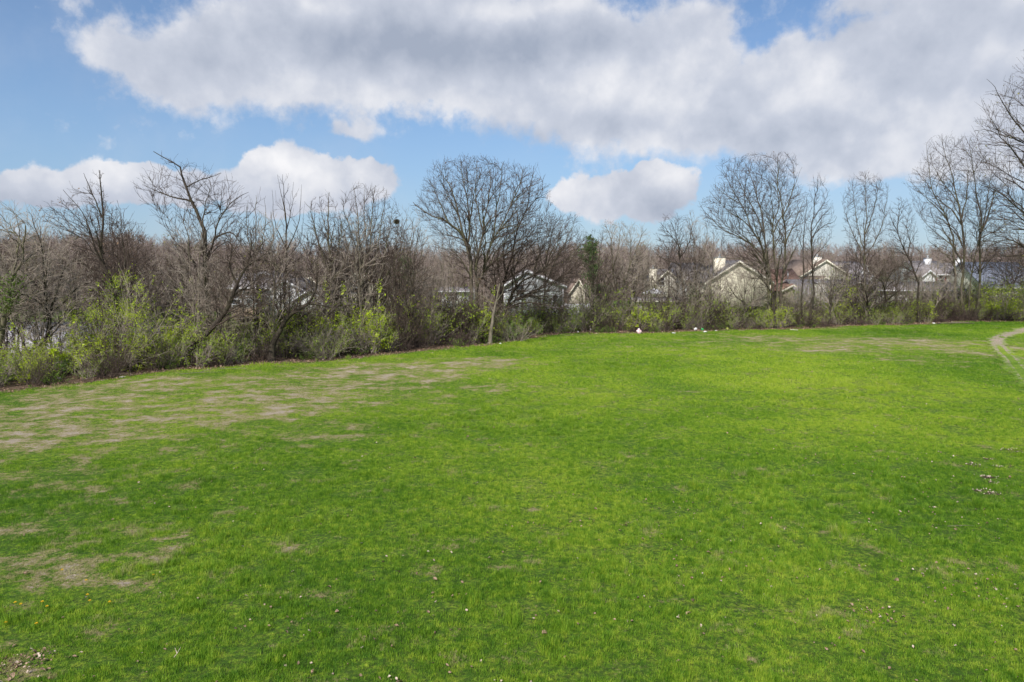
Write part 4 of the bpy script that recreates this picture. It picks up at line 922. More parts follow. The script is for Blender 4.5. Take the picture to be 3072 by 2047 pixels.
def board_fence(label, D, xl, xr, top, mat, name='fence', bot=None):
    x0, x1 = xp(xl, D), xp(xr, D); h = zp(top, D); root = empty(name, (x0, D, 0), label, 'fence')
    b = MB(); x = 0; rng = random.Random(4); z0 = 0 if bot is None else zp(bot, D)
    while x < x1-x0: b.box(x, x+.14, -.012, .012, z0, h+rng.uniform(-.02, .02)); x += .152
    add('board', b.me('board', M[mat]), root)['kind'] = 'stuff'
    x = 0
    while x < x1-x0+.1: p = MB(); p.box(x-.06, x+.06, .014, .13, 0, h+.08); add('post', p.me('post', M[mat]), root); x += 2.4
    r = MB(); r.box(0, x1-x0, .014, .06, h*.85, h*.85+.09); r.box(0, x1-x0, .014, .06, h*.3, h*.3+.09); add('rail', r.me('rail', M[mat]), root)
board_fence('bright white board fence in a gap of the hedge right of the spreading tree', 92, 1638, 1768, 912, 'white')
board_fence('brown wooden fence below the white two storey house at left', 90, 700, 780, 925, 'wood')
def wire_fence():
    D = 92.5; x0, x1 = xp(2300, D), xp(2760, D); h = zp(921, D); root = empty('wire_fence', (x0, D, 0), 'thin wire fence with a pale top rail crossing the green hedge at right', 'fence')
    n = int((x1-x0)/3)+1
    for k in range(n): add('post', MB().cyl(k*3.0, 0, 0, h+.06, .035, 8).me('post', M['metal']), root)
    a = Acc(); L = (n-1)*3.0
    a.add(*tubes(np.array([[(0, 0, h), (L/2, 0, h), (L, 0, h)]]), np.full((1, 3), .025), 6)); add('rail', a.mesh('rail', M['metal']), root)
    a = Acc(); P = []
    for k in range(int(L/.25)):
        for s in (-1, 1): P.append([(k*.25, s*.012, 0.03), (k*.25+s*h*.5, s*.012, h*.5), (k*.25+s*h, s*.012, h-.02)])
    P = np.array(P); P = P[(P[:, :, 0].min(1) > 0) & (P[:, :, 0].max(1) < L)]
    a.add(*tubes(P, np.full(P.shape[:2], .003), 3)); add('mesh_wire', a.mesh('mesh_wire', M['metal']), root)['kind'] = 'stuff'
wire_fence()
def pole(label, px, D, top, name='utility_pole'):
    x = xp(px, D); h = zp(top, D); root = empty(name, (x, D, 0), label, 'pole')
    add('shaft', MB().cyl(0, 0, -.2, h, .11, 10, .07).me('shaft', M['bark']), root)
    add('crossarm', MB().box(-.6, .6, -.05, .05, h-.45, h-.33).me('crossarm', M['wood']), root)
pole('thin bare pole standing before the far tan house', 2533, 135, 786)
def trampoline():
    D = 108; x = xp(1960, D); z = zp(880, D); m = MB(); n = 8; r = 2.0
    V = [(0, 0, .8)]+[(r*math.cos(2*math.pi*i/n), r*math.sin(2*math.pi*i/n), 0) for i in range(n)]
    root = empty('garden_umbrella', (x, D, 0), 'white garden umbrella canopy below the tan chimney', 'umbrella')
    c = add('canopy', m.poly([(a, b, q+z) for a, b, q in V], [(0, i+1, (i+1) % n+1) for i in range(n)]).me('canopy', M['white']), root)
    s = c.modifiers.new('thickness', 'SOLIDIFY'); s.thickness = .03
    add('pole', MB().cyl(0, 0, 0, z+.75, .03, 8).me('pole', M['metal']), root)
trampoline()

# ------------------------------------------------------------------ scattered growth (one object each, for what nobody could count)
def gn_scatter(name, pts, rz, scl, idx, protos, label=None, tilt=None, thin=None):
    n = len(pts); me = bpy.data.meshes.new(name); me.vertices.add(n); me.vertices.foreach_set('co', np.asarray(pts, np.float32).ravel())
    a = me.attributes.new('rot', 'FLOAT_VECTOR', 'POINT'); r = np.zeros((n, 3)); r[:, 2] = rz
    if tilt is not None: r[:, :2] = tilt
    a.data.foreach_set('vector', r.astype(np.float32).ravel())
    a = me.attributes.new('scl', 'FLOAT_VECTOR', 'POINT'); s = np.asarray(scl, float)
    if s.ndim == 1: s = np.repeat(s[:, None], 3, 1)
    a.data.foreach_set('vector', s.astype(np.float32).ravel())
    a = me.attributes.new('pick', 'INT', 'POINT'); a.data.foreach_set('value', np.asarray(idx, np.int32))
    me.update()
    o = add(name, me); tag(o, label, None, None, 'stuff')
    c = bpy.data.collections.new(name+'_sources')
    for k, (pn, pm) in enumerate(protos):
        po = bpy.data.objects.new('%s_%02d' % (pn, k), pm); c.objects.link(po)
    g = bpy.data.node_groups.new(name, 'GeometryNodeTree')
    g.interface.new_socket('Geometry', in_out='INPUT', socket_type='NodeSocketGeometry'); g.interface.new_socket('Geometry', in_out='OUTPUT', socket_type='NodeSocketGeometry')
    N = g.nodes; L = g.links; gi = N.new('NodeGroupInput'); go = N.new('NodeGroupOutput')
    ci = N.new('GeometryNodeCollectionInfo'); ci.inputs['Collection'].default_value = c; ci.inputs['Separate Children'].default_value = True; ci.inputs['Reset Children'].default_value = True
    ip = N.new('GeometryNodeInstanceOnPoints'); ip.inputs['Pick Instance'].default_value = True
    def attr(nm, dt): q = N.new('GeometryNodeInputNamedAttribute'); q.data_type = dt; q.inputs['Name'].default_value = nm; return q.outputs[0]
    e = N.new('FunctionNodeEulerToRotation'); L.new(attr('rot', 'FLOAT_VECTOR'), e.inputs[0])
    src = gi.outputs[0]
    if thin:
        H = NT.__new__(NT); H.t = g; H.n = N; H.l = L
        pos = N.new('GeometryNodeInputPosition').outputs[0]; dry, soil, _, _ = dryness(H, pos)
        rnd = N.new('FunctionNodeRandomValue'); rnd.data_type = 'FLOAT'; rv = [q for q in rnd.outputs if q.enabled and q.type == 'VALUE'][0]
        gt = H.math('GREATER_THAN', H.math('ADD', H.math('MULTIPLY', soil, .95), H.math('MULTIPLY', dry, .25)), H.math('MULTIPLY_ADD', rv, .9, .1))
        dl = N.new('GeometryNodeDeleteGeometry'); dl.domain = 'POINT'; L.new(src, dl.inputs['Geometry']); L.new(gt, dl.inputs['Selection']); src = dl.outputs[0]
    L.new(src, ip.inputs['Points']); L.new(ci.outputs[0], ip.inputs['Instance']); L.new(attr('pick', 'INT'), ip.inputs['Instance Index'])
    L.new(e.outputs[0], ip.inputs['Rotation']); L.new(attr('scl', 'FLOAT_VECTOR'), ip.inputs['Scale']); L.new(ip.outputs[0], go.inputs[0])
    m = o.modifiers.new('scatter', 'NODES'); m.node_group = g
    return o

def far_tree_mesh(seed, H=13, spread=.36, thick=1.0, mat='twig_far', leafmat=None):
    rng = np.random.default_rng(seed); a = Acc(); ns = rng.integers(1, 4)
    st = []
    for k in range(ns):
        e = np.array([rng.normal(0, H*.07), rng.normal(0, H*.07), H*rng.uniform(.82, .95)]); st.append(catmull([(0, 0, -.2), tuple(e*np.array([.3, .3, .45])), tuple(e)], 9))
    SP = np.array(st); SR = np.tile(np.linspace(.11*thick, .025, 9), (ns, 1)); SL = np.full(ns, float(H))
    a.add(*tubes(SP, SR, 5)); c = np.array([0, 0, H*.60])
    def env(p):
        q = (p-c)/np.array([H*spread, H*spread, H*.42]); return (q*q).sum(1) < 1
    r1 = spawn(SP, SR, SL, 1.9/ns**.5, .25, 38, 10, .36, .3, .6, 4, .08, .09, rng, env, lmax=6, minl=.4)
    a.add(*tubes(r1[0], np.maximum(r1[1], .022), 3)); lv = [r1]; lf = []
    for q in ((SP, SR, SL), r1):
        x = spawn(*q, 2.4, .2, 34, 12, .4 if q is r1 else .12, .3, .6, 2, .12, .09, rng, env, lmax=2.4, minl=.25, rmin=.014)
        if x:
            a.add(*tubes(x[0], np.maximum(x[1], .014), 3)); lf.append(x[0][:, -1])
            y = spawn(*x, 2.6, .1, 34, 12, .5, .3, .7, 1, .1, .06, rng, None, lmax=.9, minl=.15, rmin=.010)
            if y: a.add(*tubes(y[0], np.maximum(y[1], .010), 3)); lf.append(y[0][:, -1])
    V, nf = np.concatenate(a.V), sum(len(f) for f in a.F); Fs = [np.concatenate(a.F)]; mi = [np.zeros(nf, int)]
    mats = [M[mat]]
    if leafmat:
        T = np.concatenate(lf); T = T[rng.random(len(T)) < .5]; v, f = leaf_quads(T, .20, rng); Fs = [np.concatenate([Fs[0], f+len(V)])]; V = np.vstack([V, v]); mi.append(np.ones(len(f), int)); mats.append(M[leafmat])
    return mesh_arrays('bare_tree', V, Fs, mats, np.concatenate(mi))
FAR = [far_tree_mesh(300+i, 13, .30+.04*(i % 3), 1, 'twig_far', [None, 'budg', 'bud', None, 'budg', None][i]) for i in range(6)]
def far_woods():
    rng = np.random.default_rng(77); P = []; Sx = []; ID = []
    for k in range(3000):
        y = 138+ (rng.random()**1.25)*190; x = rng.uniform(-1, 1)*(y*.80+18)
        px = x/y*F+1536
        # keep house plots open at the front of the wood
        if px > 1900 and y < 172: continue
        if px > 650 and px <= 1900 and y < 150: continue
        # height that carries the skyline
        sky = np.interp(px, [0, 300, 700, 1000, 1300, 1700, 2000, 2400, 2700, 3072], [718, 708, 728, 742, 744, 738, 728, 738, 744, 736])
        zt = CAMH+(795-sky)/F*y
        h = zt*rng.uniform(.72, 1.10)*(1+.06*math.sin(x*.09)+.05*math.sin(x*.23+1))
        P.append((x, y, 0)); Sx.append(h/12.6); ID.append(rng.choice([0, 1, 2, 3, 4, 5], p=[.22, .22, .18, .2, .08, .1]))
    n = len(P); Sx = np.array(Sx); sc = np.column_stack([Sx*rng.uniform(.8, 1.15, n)]*2+[Sx])
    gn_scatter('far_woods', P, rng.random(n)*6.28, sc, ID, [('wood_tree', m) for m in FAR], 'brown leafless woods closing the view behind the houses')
far_woods()
def hills():
    xs = np.linspace(-1500, 1500, 140); ys = np.linspace(360, 900, 26); X, Y = np.meshgrid(xs, ys); rng = np.random.default_rng(3)
    t = (Y-360)/540; Z = (np.sin(np.clip(t*1.25, 0, 1)*math.pi/2))*(15+3*np.sin(X/170)+2*np.sin(X/63+1))+rng.normal(0, .8, X.shape)*t
    V = np.stack([X, Y, Z-1.2], -1).reshape(-1, 3); i = np.arange(25)[:, None]*140+np.arange(139)[None]; Fq = np.stack([i, i+1, i+141, i+140], -1).reshape(-1, 4)
    m, N = new_mat('wooded_hill'); P = wpos(N); n = N.noise(N.vec('MULTIPLY', P, (1, .2, 1)), .25, 6, .8)
    finish(N, N.mix(N.ramp(n, .3, .7), (0.10, 0.08, 0.075), (0.20, 0.165, 0.15)), 1.0, n, 1.0, 2.0, spec=0)
    tag(add('hills', mesh_arrays('hills', V, Fq, m)), kind='structure')
hills()

# bare trees among and behind the houses, and saplings within the hedgerow: individuals sharing a few shapes
def proto_tree(seed, H, spread, bark, twig, ang, dens, up, cat_label, stems=2, buds=None):
    rng = np.random.default_rng(seed); st = []
    for k in range(stems):
        a = rng.random()*6.28; r = H*spread*.35*(0.3 if k == 0 else 1)*rng.uniform(.6, 1.2); h = H*rng.uniform(.8, .96)
        st.append(([np.array((0, 0, -.15)), np.array((r*.25*math.cos(a), r*.25*math.sin(a), h*.35)), np.array((r*.6*math.cos(a+.3), r*.6*math.sin(a+.3), h*.7)), np.array((r*math.cos(a), r*math.sin(a), h))], H*.009, .012))
    c = np.array([0, 0, H*.6])
    def env(p):
        q = (p-c)/np.array([H*spread, H*spread, H*.42]); return (q*q).sum(1) < 1
    return build_tree('tree', cat_label, (0, 0, 0), st, env, seed, bark=bark, twig=twig, dens=dens, up=up, buds=buds, budn=.3, lowt=.12, sp=.85, box=((-H*spread, -H*spread, H*.15), (H*spread, H*spread, H*1.03)))
PROT = [proto_tree(500, 8.5, .24, 'bark_dark', 'twig_grey', 32, .8, .09, 'x', 3), proto_tree(501, 9.5, .20, 'bark_pale', 'twig_grey', 28, .8, .12, 'x', 2),
        proto_tree(502, 7.0, .32, 'bark', 'twig_grey', 42, .78, .03, 'x', 3), proto_tree(503, 10.5, .26, 'bark_dark', 'twig', 32, .75, .09, 'x', 3, 'bud'),
        proto_tree(504, 6.0, .34, 'bark', 'twig_grey', 46, .8, .0, 'x', 4), proto_tree(505, 9.0, .26, 'bark', 'twig', 34, .78, .08, 'x', 2, 'budg')]
USED = [False]*6
def place_proto(k, x, y, s, rz, label, group, sz=None):
    o = PROT[k] if not USED[k] else copy_tree(PROT[k])
    USED[k] = True
    o.location = (x, y, float(relief(np.array(x), np.array(y)))); o.rotation_euler = (0, 0, rz); o.scale = (s, s, sz or s)
    o['label'] = label; o['group'] = group; o['category'] = 'tree'
    return o
def saplings():
    rng = np.random.default_rng(9)
    zones = [(-60, 330, 14, (.75, 1.05), 'slender grey sapling crowded in the thicket below the lime bush tree at far left'),
             (330, 680, 17, (.85, 1.25), 'slender grey sapling in the thicket around the tallest left tree'),
             (700, 980, 8, (.95, 1.3), 'slender brown sapling in the thicket around the foot of the spire tree'),
             (980, 1340, 19, (1.0, 1.38), 'slender brown sapling massed between the round crowned tree and the huge centre tree'),
             (1340, 1780, 13, (.55, .9), 'small twiggy sapling under the huge centre tree'),
             (1780, 2130, 18, (.75, 1.2), 'small twiggy sapling in the hedge either side of the pink bag'),
             (2120, 2330, 7, (.55, .85), 'low twiggy sapling directly in front of the cream gabled house'),
             (2340, 2830, 22, (.65, 1.1), 'small twiggy sapling in the hedge between the cream gabled house and the tall right cluster'),
             (2830, 3150, 9, (.6, .95), 'small twiggy sapling in the hedge at the far right')]
    for (a, b, n, (s0, s1), lab) in zones:
        for k in range(n):
            px = a+(b-a)*(k+rng.uniform(.1, .9))/n; x0 = (px-1536)/F
            ey = 45.0
            for _ in range(8): ey = float(edge_y(x0*ey))
            y = ey+rng.uniform(2.5, (14 if px < 640 or px > 1000 else 7) if px < 1340 else 9); x = x0*y
            place_proto(int(rng.choice(6, p=[.22, .2, .18, .12, .16, .12])), x, y, rng.uniform(s0, s1), rng.random()*6.28, lab, 'saplings of the hedgerow')
    yard = [(640,118,1.0),(700,112,1.1),(990,122,1.1),(1165,110,1.0),(1220,118,1.2),(1290,108,1.1),(1430,118,1.0),(1475,112,.9),(1690,125,1.1),(1805,112,1.0),(1905,128,1.1),(1935,114,1.0),(2010,135,1.0),
            (2140,135,1.1),(2330,135,1.0),(2500,160,1.0),(2640,126,1.0),(2668,140,.9),(2740,118,.9),(2755,150,1.1),(2920,126,1.0),(2960,150,1.1),(3040,140,1.0),(1330,125,1.2),(1100,128,1.1),(860,130,1.1)]
    for i, (px, y, s) in enumerate(yard):
        place_proto([3, 5, 0, 1][i % 4], (px-1536)/F*y, y, s*rng.uniform(.9, 1.1), rng.random()*6.28,
                    'bare yard tree standing among the houses beyond the hedge', 'yard trees')
    back = rng
    for k in range(30):
        px = -40+k*21+rng.uniform(-8, 8); y = rng.uniform(96, 128)
        place_proto([3, 1, 5][k % 3], (px-1536)/F*y, y, rng.uniform(.95, 1.25), rng.random()*6.28, 'bare brown tree beyond the pale parking lot', 'trees beyond the parking lot')
saplings()

# ------------------------------------------------------------------ bushes and the hedgerow thicket
def bush_arrays(seed, H, W, nst, leafn, leaf=None, leafsize=.09, up=.05, twig='twig_grey', tw=.007, low=.05, arch=.0, cluster=1.0, stemr=.012):
    rng = np.random.default_rng(seed); a = Acc()
    ph = rng.random(nst)*6.283; rb = W*.22*rng.random(nst)**.5
    S = np.column_stack([rb*np.cos(ph), rb*np.sin(ph), np.full(nst, -.05)])
    lean = rng.uniform(.1, 1.0, nst)*W/H*.6; p2 = ph+rng.normal(0, .6, nst)
    D = unit(np.column_stack([lean*np.cos(p2), lean*np.sin(p2), np.ones(nst)])); L = H*rng.uniform(.55, 1.08, nst)
    C = grow(S, D, L, 7, .12, -arch, rng); R = (stemr*(.6+L/H))[:, None]*np.linspace(1, .3, 8)[None]
    a.add(*tubes(C, R, 4)); e0 = (C, R, L)
    x = spawn(*e0, 3.0, low, 38, 14, .42, .4, .6, 3, .16, up, rng, None, lmax=H*.45, minl=.12, rmin=tw); T = []
    a.add(*tubes(x[0], np.maximum(x[1], tw), 3)); T.append(x[0][:, 1:].reshape(-1, 3))
    y = spawn(*x, 4.5, .05, 40, 15, .5, .35, .7, 2, .18, up, rng, None, lmax=.7, minl=.08, rmin=tw*.7)
    if y: a.add(*tubes(y[0], np.maximum(y[1], tw*.7), 3)); T.append(y[0][:, 1:].reshape(-1, 3))
    T = np.concatenate(T); lv = None
    if leafn:
        q = np.sin(T[:, 0]*2.3+seed)+np.sin(T[:, 1]*2.1+1)+np.sin(T[:, 2]*2.9+2)+rng.normal(0, .8, len(T))
        T2 = T[q > -.3*cluster] if len(T) else T
        i = rng.integers(0, len(T2), leafn); lv = leaf_quads(T2[i]+rng.normal(0, .05, (leafn, 3)), leafsize, rng, droop=.2, aspect=.55)
    return a, lv, twig, leaf
def bush_mesh(*ar, **kw):
    a, lv, twig, leaf = bush_arrays(*ar, **kw); V = np.concatenate(a.V); Fq = np.concatenate(a.F); mi = np.zeros(len(Fq), int); mats = [M[twig]]
    if lv is not None: Fq = np.vstack([Fq, lv[1]+len(V)]); mi = np.concatenate([mi, np.ones(len(lv[1]), int)]); V = np.vstack([V, lv[0]]); mats.append(M[leaf])
    return mesh_arrays('thicket_bush', V, Fq, mats, mi)
TH = [bush_mesh(600, 2.9, 2.4, 17, 0, twig='twig'), bush_mesh(601, 3.3, 2.0, 14, 320, 'spring', twig='twig'), bush_mesh(602, 2.6, 2.8, 16, 900, 'spring', twig='twig_grey'),
      bush_mesh(603, 2.8, 2.6, 15, 1300, 'lime', leafsize=.10), bush_mesh(604, 1.2, 2.0, 30, 800, 'ivy', twig='twig', arch=.12, leafsize=.08), bush_mesh(605, 3.3, 1.6, 16, 60, 'spring', twig='bark'),
      bush_mesh(606, 1.7, 2.6, 36, 40, 'bud', twig='twig', arch=.14)]
def thicket():
    rng = np.random.default_rng(21); P = []; S = []; ID = []
    xs = np.linspace(-52, 88, 1500); seg = 0
    n = 900
    for k in range(n):
        x = rng.uniform(-50, 86); ey = float(edge_y(x)); back = rng.random()
        dep = 9.5 if x < -4 else (7.5 if x < 20 else 6)
        y = ey+.9+back*dep; px = x/y*F+1536
        # right part: lower and with green bushes; left part: taller and browner
        hs = np.interp(px, [0, 300, 600, 1000, 1300, 1500, 1750, 2000, 2350, 2700, 3072], [.78, .95, 1.0, 1.1, 1.15, .95, .85, .95, .80, .75, 1.0])
        green = np.interp(px, [0, 150, 450, 650, 900, 1000, 1300, 1500, 1800, 2100, 2300, 2500, 2650, 2900, 3072], [.8, .85, .75, .45, .5, .6, .4, .2, .35, .3, .45, .75, .5, .6, .85])
        g = rng.random() < green
        if back < .14: t = int(rng.choice([6, 4, 0, 2, 6])) ; hs *= .75
        elif g: t = int(rng.choice([2, 3, 4, 1], p=[.38, .34, .18, .10]))
        else: t = int(rng.choice([0, 1, 5, 6], p=[.42, .23, .15, .20]))
        if px < 620 and t == 3 and rng.random() < .0: t = 2
        P.append((x, y, float(relief(np.array(x), np.array(y))))); S.append(hs*rng.uniform(.5, 1.4)); ID.append(t)
    gn_scatter('thicket', P, rng.random(len(P))*6.28, S, ID, [('thicket_bush', m) for m in TH], 'tangled brown and budding undergrowth along the edge of the field')
thicket()
def bush(label, px, py, D, H, W, seed, leafn, leaf, leafsize=.10, nst=34, twig='twig_grey', name='bush', **kw):
    x = xp(px, D); a, lv, tw, lf = bush_arrays(seed, H, W, nst, leafn, leaf, leafsize, twig=twig, **kw)
    o = empty(name, (x, D, float(relief(np.array(x), np.array(D)))), label, 'bush')
    add('stems', a.mesh('stems', M[tw]), o)
    if lv is not None: add('foliage', mesh_arrays('foliage', lv[0], lv[1], M[leaf]), o)['kind'] = 'stuff'
    return o
bush('tall lime green leafing bush at left, growing up round the leaning tall trunk', 352, 0, 46, 6.4, 4.6, 701, 10000, 'lime', .072, 15, stemr=.02)
bush('lime green bush left of the tall lime bush, before the pale parking lot', 262, 0, 45.2, 5.0, 4.4, 702, 6500, 'lime', .072, 13, stemr=.016)
bush('low bright green bush at the foot of the crooked tree before the parking lot', 150, 0, 44.2, 2.1, 3.4, 703, 2600, 'lime', .10, 18)
bush('low bright green bush at the lower left edge of the picture', 45, 0, 43.0, 1.9, 3.6, 704, 2200, 'lime', .10, 18)
bush('lime leafing bush between the tall lime bush and the tallest left tree', 470, 0, 48, 4.6, 4.4, 705, 5000, 'lime', .075, 13)
bush('green bush around the base of the tallest left tree', 600, 0, 50, 2.7, 3.6, 706, 1700, 'lime', .10, 14)
bush('yellow green bush beneath the spire tree', 780, 0, 53, 2.9, 3.8, 707, 1500, 'spring', .09, 32)
bush('dense pale brown brush heap leaning out over the grass left of the round crowned tree', 960, 0, 54.2, 2.9, 4.4, 708, 700, 'spring', .08, 70, arch=.06)
bush('lime green bush under the round crowned tree', 1120, 0, 58, 3.6, 4.2, 709, 3000, 'lime', .10, 30)
bush('small lime bush just right of the round crowned tree', 1020, 0, 60, 4.4, 2.8, 710, 1300, 'lime', .10, 18)
bush('green bush left of the huge centre tree', 1235, 0, 61, 4.6, 4.0, 711, 2400, 'lime', .10, 30)
bush('round dark green bush at the foot of the pale double trunk', 1545, 0, 66, 2.4, 4.2, 712, 2600, 'ivy', .09, 44)
bush('green leafing sapling bush beside the white board fence', 1805, 0, 77, 4.6, 3.4, 713, 1800, 'spring', .12, 20)
bush('bright yellow green bush right of the pink bag', 1955, 0, 76.2, 2.6, 3.6, 714, 1500, 'lime', .11, 24)
bush('soft grey green feathery bush left of the arching small tree', 2092, 0, 78, 3.2, 2.6, 715, 2000, 'spring', .09, 50)
bush('bright green leafing branch clump at the left corner of the cream gabled house', 2118, 0, 86, 5.0, 3.0, 716, 1700, 'lime', .12, 20)
bush('green bush under the white brick chimney', 2400, 0, 88, 5.0, 5.0, 717, 3000, 'spring', .11, 34)
bush('large bright green bush right of the white brick chimney', 2500, 0, 88, 5.4, 5.4, 718, 5200, 'lime', .11, 44)
bush('green bush behind the straight trunk of the oval crowned tree', 2570, 0, 89, 5.2, 4.6, 719, 3000, 'spring', .12, 36)
bush('wide green bush before the cream white brick house', 2700, 0, 91, 3.2, 5.0, 720, 2400, 'spring', .11, 36)
bush('green hedge clump below the red shuttered house', 2800, 0, 95, 5.0, 6.0, 721, 3600, 'ivy', .13, 40)
bush('bright green bush with a white bag in it near the right edge', 2985, 0, 90.5, 4.8, 6.5, 722, 6200, 'lime', .12, 50)
bush('yellowish green bush at the very right edge below the great budding tree', 3075, 0, 89, 4.8, 6.0, 723, 5000, 'lime', .12, 46)
bush('dense green hedge clump in front of the blue grey roof', 2900, 0, 97, 5.0, 6.5, 724, 4000, 'spring', .13, 44)

# ------------------------------------------------------------------ grass, fallen leaves
def blade_patch(seed, n, size, h0, h1, w):
    rng = np.random.default_rng(seed); x = rng.uniform(-size/2, size/2, n); y = rng.uniform(-size/2, size/2, n)
    k = .5+.5*np.sin(x*13+seed)*np.sin(y*11+seed*2); h = (h0+(h1-h0)*rng.random(n))*(.35+1.05*k); a = rng.random(n)*6.283; ln = rng.uniform(.1, .9, n)*h
    b = a+rng.normal(0, .7, n); wx, wy = np.cos(a+1.57)*w/2, np.sin(a+1.57)*w/2
    p0 = np.column_stack([x-wx, y-wy, 0*x-.01]); p1 = np.column_stack([x+wx, y+wy, 0*x-.01])
    m = np.column_stack([x+np.cos(b)*ln*.35, y+np.sin(b)*ln*.35, h*.62]); t = np.column_stack([x+np.cos(b)*ln, y+np.sin(b)*ln, h])
    m0 = m-np.column_stack([wx, wy, 0*wx])*.7; m1 = m+np.column_stack([wx, wy, 0*wx])*.7
    V = np.stack([p0, p1, m1, m0, t], 1).reshape(-1, 3); i = np.arange(n)[:, None]*5
    return mesh_arrays('grass_patch', V, [i+np.array([[0, 1, 2, 3]]), i+np.array([[3, 2, 4]])], M['blade'])
GP = [blade_patch(800+i, 290, .55, .03, .072, .0075) for i in range(3)] + [blade_patch(810, 200, .38, .07, .14, .008), blade_patch(811, 90, .6, .03, .07, .007)] + [blade_patch(812, 150, .9, .035, .075, .016)]
def grass():
    rng = np.random.default_rng(31); P = []; S = []; ID = []
    for (y0, y1, dens, sc) in ((9.5, 20, 9.5, 1.0), (20, 34, 7.0, 1.1), (34, 58, 3.4, 1.2), (58, 92, 2.2, 1.35)):
        hw = y1*.78+2; n = int(2*hw*(y1-y0)*dens); x = rng.uniform(-hw, hw, n); y = rng.uniform(y0, y1, n)
        ok = (np.abs(x) < y*.78+1.5) & (y < edge_y(x)+.4); x, y = x[ok], y[ok]
        d = dry_np(x, y)+rng.normal(0, .12, len(x))
        # wheel tracks are worn bare
        pd = np.full(len(x), 9.0)
        for a, b in TRACKS:
            v = b-a; t = np.clip(((x-a[0])*v[0]+(y-a[1])*v[1])/(v@v), 0, 1); pd = np.minimum(pd, np.hypot(x-a[0]-t*v[0], y-a[1]-t*v[1]))
        ok = (pd > .75+rng.normal(0, .2, len(x))) | ((pd < .25) & (y < 62)) | (rng.random(len(x)) < .12); x, y, d = x[ok], y[ok], d[ok]
        lush = np.sin(x*.37+np.sin(y*.23)*2)+np.sin(y*.41-x*.13+1)+rng.normal(0, .5, len(x))
        s = sc*np.interp(d, [.1, .7], [1, .55])*np.exp(rng.normal(0, .28, len(x)))
        i = rng.integers(0, 3, len(x)); i = np.where((lush > 1.15) & (d < .3) & (rng.random(len(x)) < .7) | (rng.random(len(x)) < .06) & (d < .3), 3, i); i = np.where(d > .5, 4, i); i = np.where((y > 40) & (i < 3), 5, i)
        z = relief(x, y); P.append(np.column_stack([x, y, z])); S.append(np.column_stack([sc*np.ones(len(x))]*2+[s])); ID.append(i)
    P = np.concatenate(P); gn_scatter('grass', P, rng.random(len(P))*6.28, np.concatenate(S), np.concatenate(ID), [('grass_patch', m) for m in GP], 'short spring grass covering the field', thin=True)
grass()
def dead_leaf(seed, mat, s=.078):
    rng = np.random.default_rng(seed); V = []
    prof = [(0, 0), (.35, .30), (.6, .34), (1, .04)]
    for (t, w) in prof:
        z = .16*math.sin(t*3.0)*rng.uniform(.3, 1)
        V += [(t*s, -w*s*rng.uniform(.8, 1.2), z*s+rng.uniform(.0, .28)*s), (t*s, 0, z*s*.5), (t*s, w*s*rng.uniform(.8, 1.2), z*s+rng.uniform(.0, .35)*s)]
    Fq = [(i*3+k, i*3+k+1, i*3+k+4, i*3+k+3) for i in range(3) for k in range(2)]
    return mesh_arrays('dead_leaf', np.array(V), np.array(Fq), M[mat])
DL = [dead_leaf(1, 'litter'), dead_leaf(2, 'litter'), dead_leaf(3, 'litter_pale'), dead_leaf(4, 'litter_pale', .07), dead_leaf(5, 'litter', .12)]
def litter():
    rng = np.random.default_rng(41)
    y = 9.5+(75-9.5)*rng.random(12000)**1.1; x = rng.uniform(-1, 1, 12000)*(y*.78+1)
    c = .5*np.sin(x*.5+y*.3)+.5*np.sin(y*.4-x*.3+2)+rng.normal(0, 1.0, len(x))+.02*x; ok = (c > .85) & (y < edge_y(x)); x, y = x[ok], y[ok]
    P = np.column_stack([x, y, relief(x, y)+rng.uniform(.03, .06, len(x))]); n = len(P)
    # scatters of leaves in the lower right and pile in the lower left corner
    for (px, py, r, m) in ((2980,1760,1.0,110),(2800,1600,1.2,40),(2150,1700,.8,16),(2600,1840,.30,22),(2660,1850,.3,18),(1100,1880,1.2,20),(1950,1840,1.0,20),(40,1990,.30,60),(110,1975,.28,40),(70,2015,.34,60),(900,1830,1.0,20),(2900,1560,1.4,40)):
        g = gp(px, py); q = g[:2]+rng.normal(0, r, (m, 2))*np.array([1, .8]); P = np.vstack([P, np.column_stack([q, relief(q[:, 0], q[:, 1])+rng.uniform(.02, .06, m)])])
    n = len(P); S = rng.uniform(.32, 1.05, n); tilt = rng.normal(0, .5, (n, 2))
    gn_scatter('fallen_leaves', P, rng.random(n)*6.28, S, rng.choice(5, n, p=[.34, .28, .13, .15, .10]), [('dead_leaf', m) for m in DL], 'small curled dead leaves strewn over the grass', tilt)
    n = 15000; x = rng.uniform(-50, 86, n); y = edge_y(x)+rng.exponential(2.0, n)-.5+.35*np.sin(x*1.3)+.3*np.sin(x*.47)
    P = np.column_stack([x, y, relief(x, y)+rng.uniform(0, .07, n)])
    gn_scatter('leaf_litter', P, rng.random(n)*6.28, rng.uniform(.8, 1.7, n), rng.choice(5, n, p=[.42, .30, .04, .04, .20]), [('dead_leaf', m) for m in DL], 'brown leaf litter along the foot of the hedgerow', rng.normal(0, .6, (n, 2)))
litter()

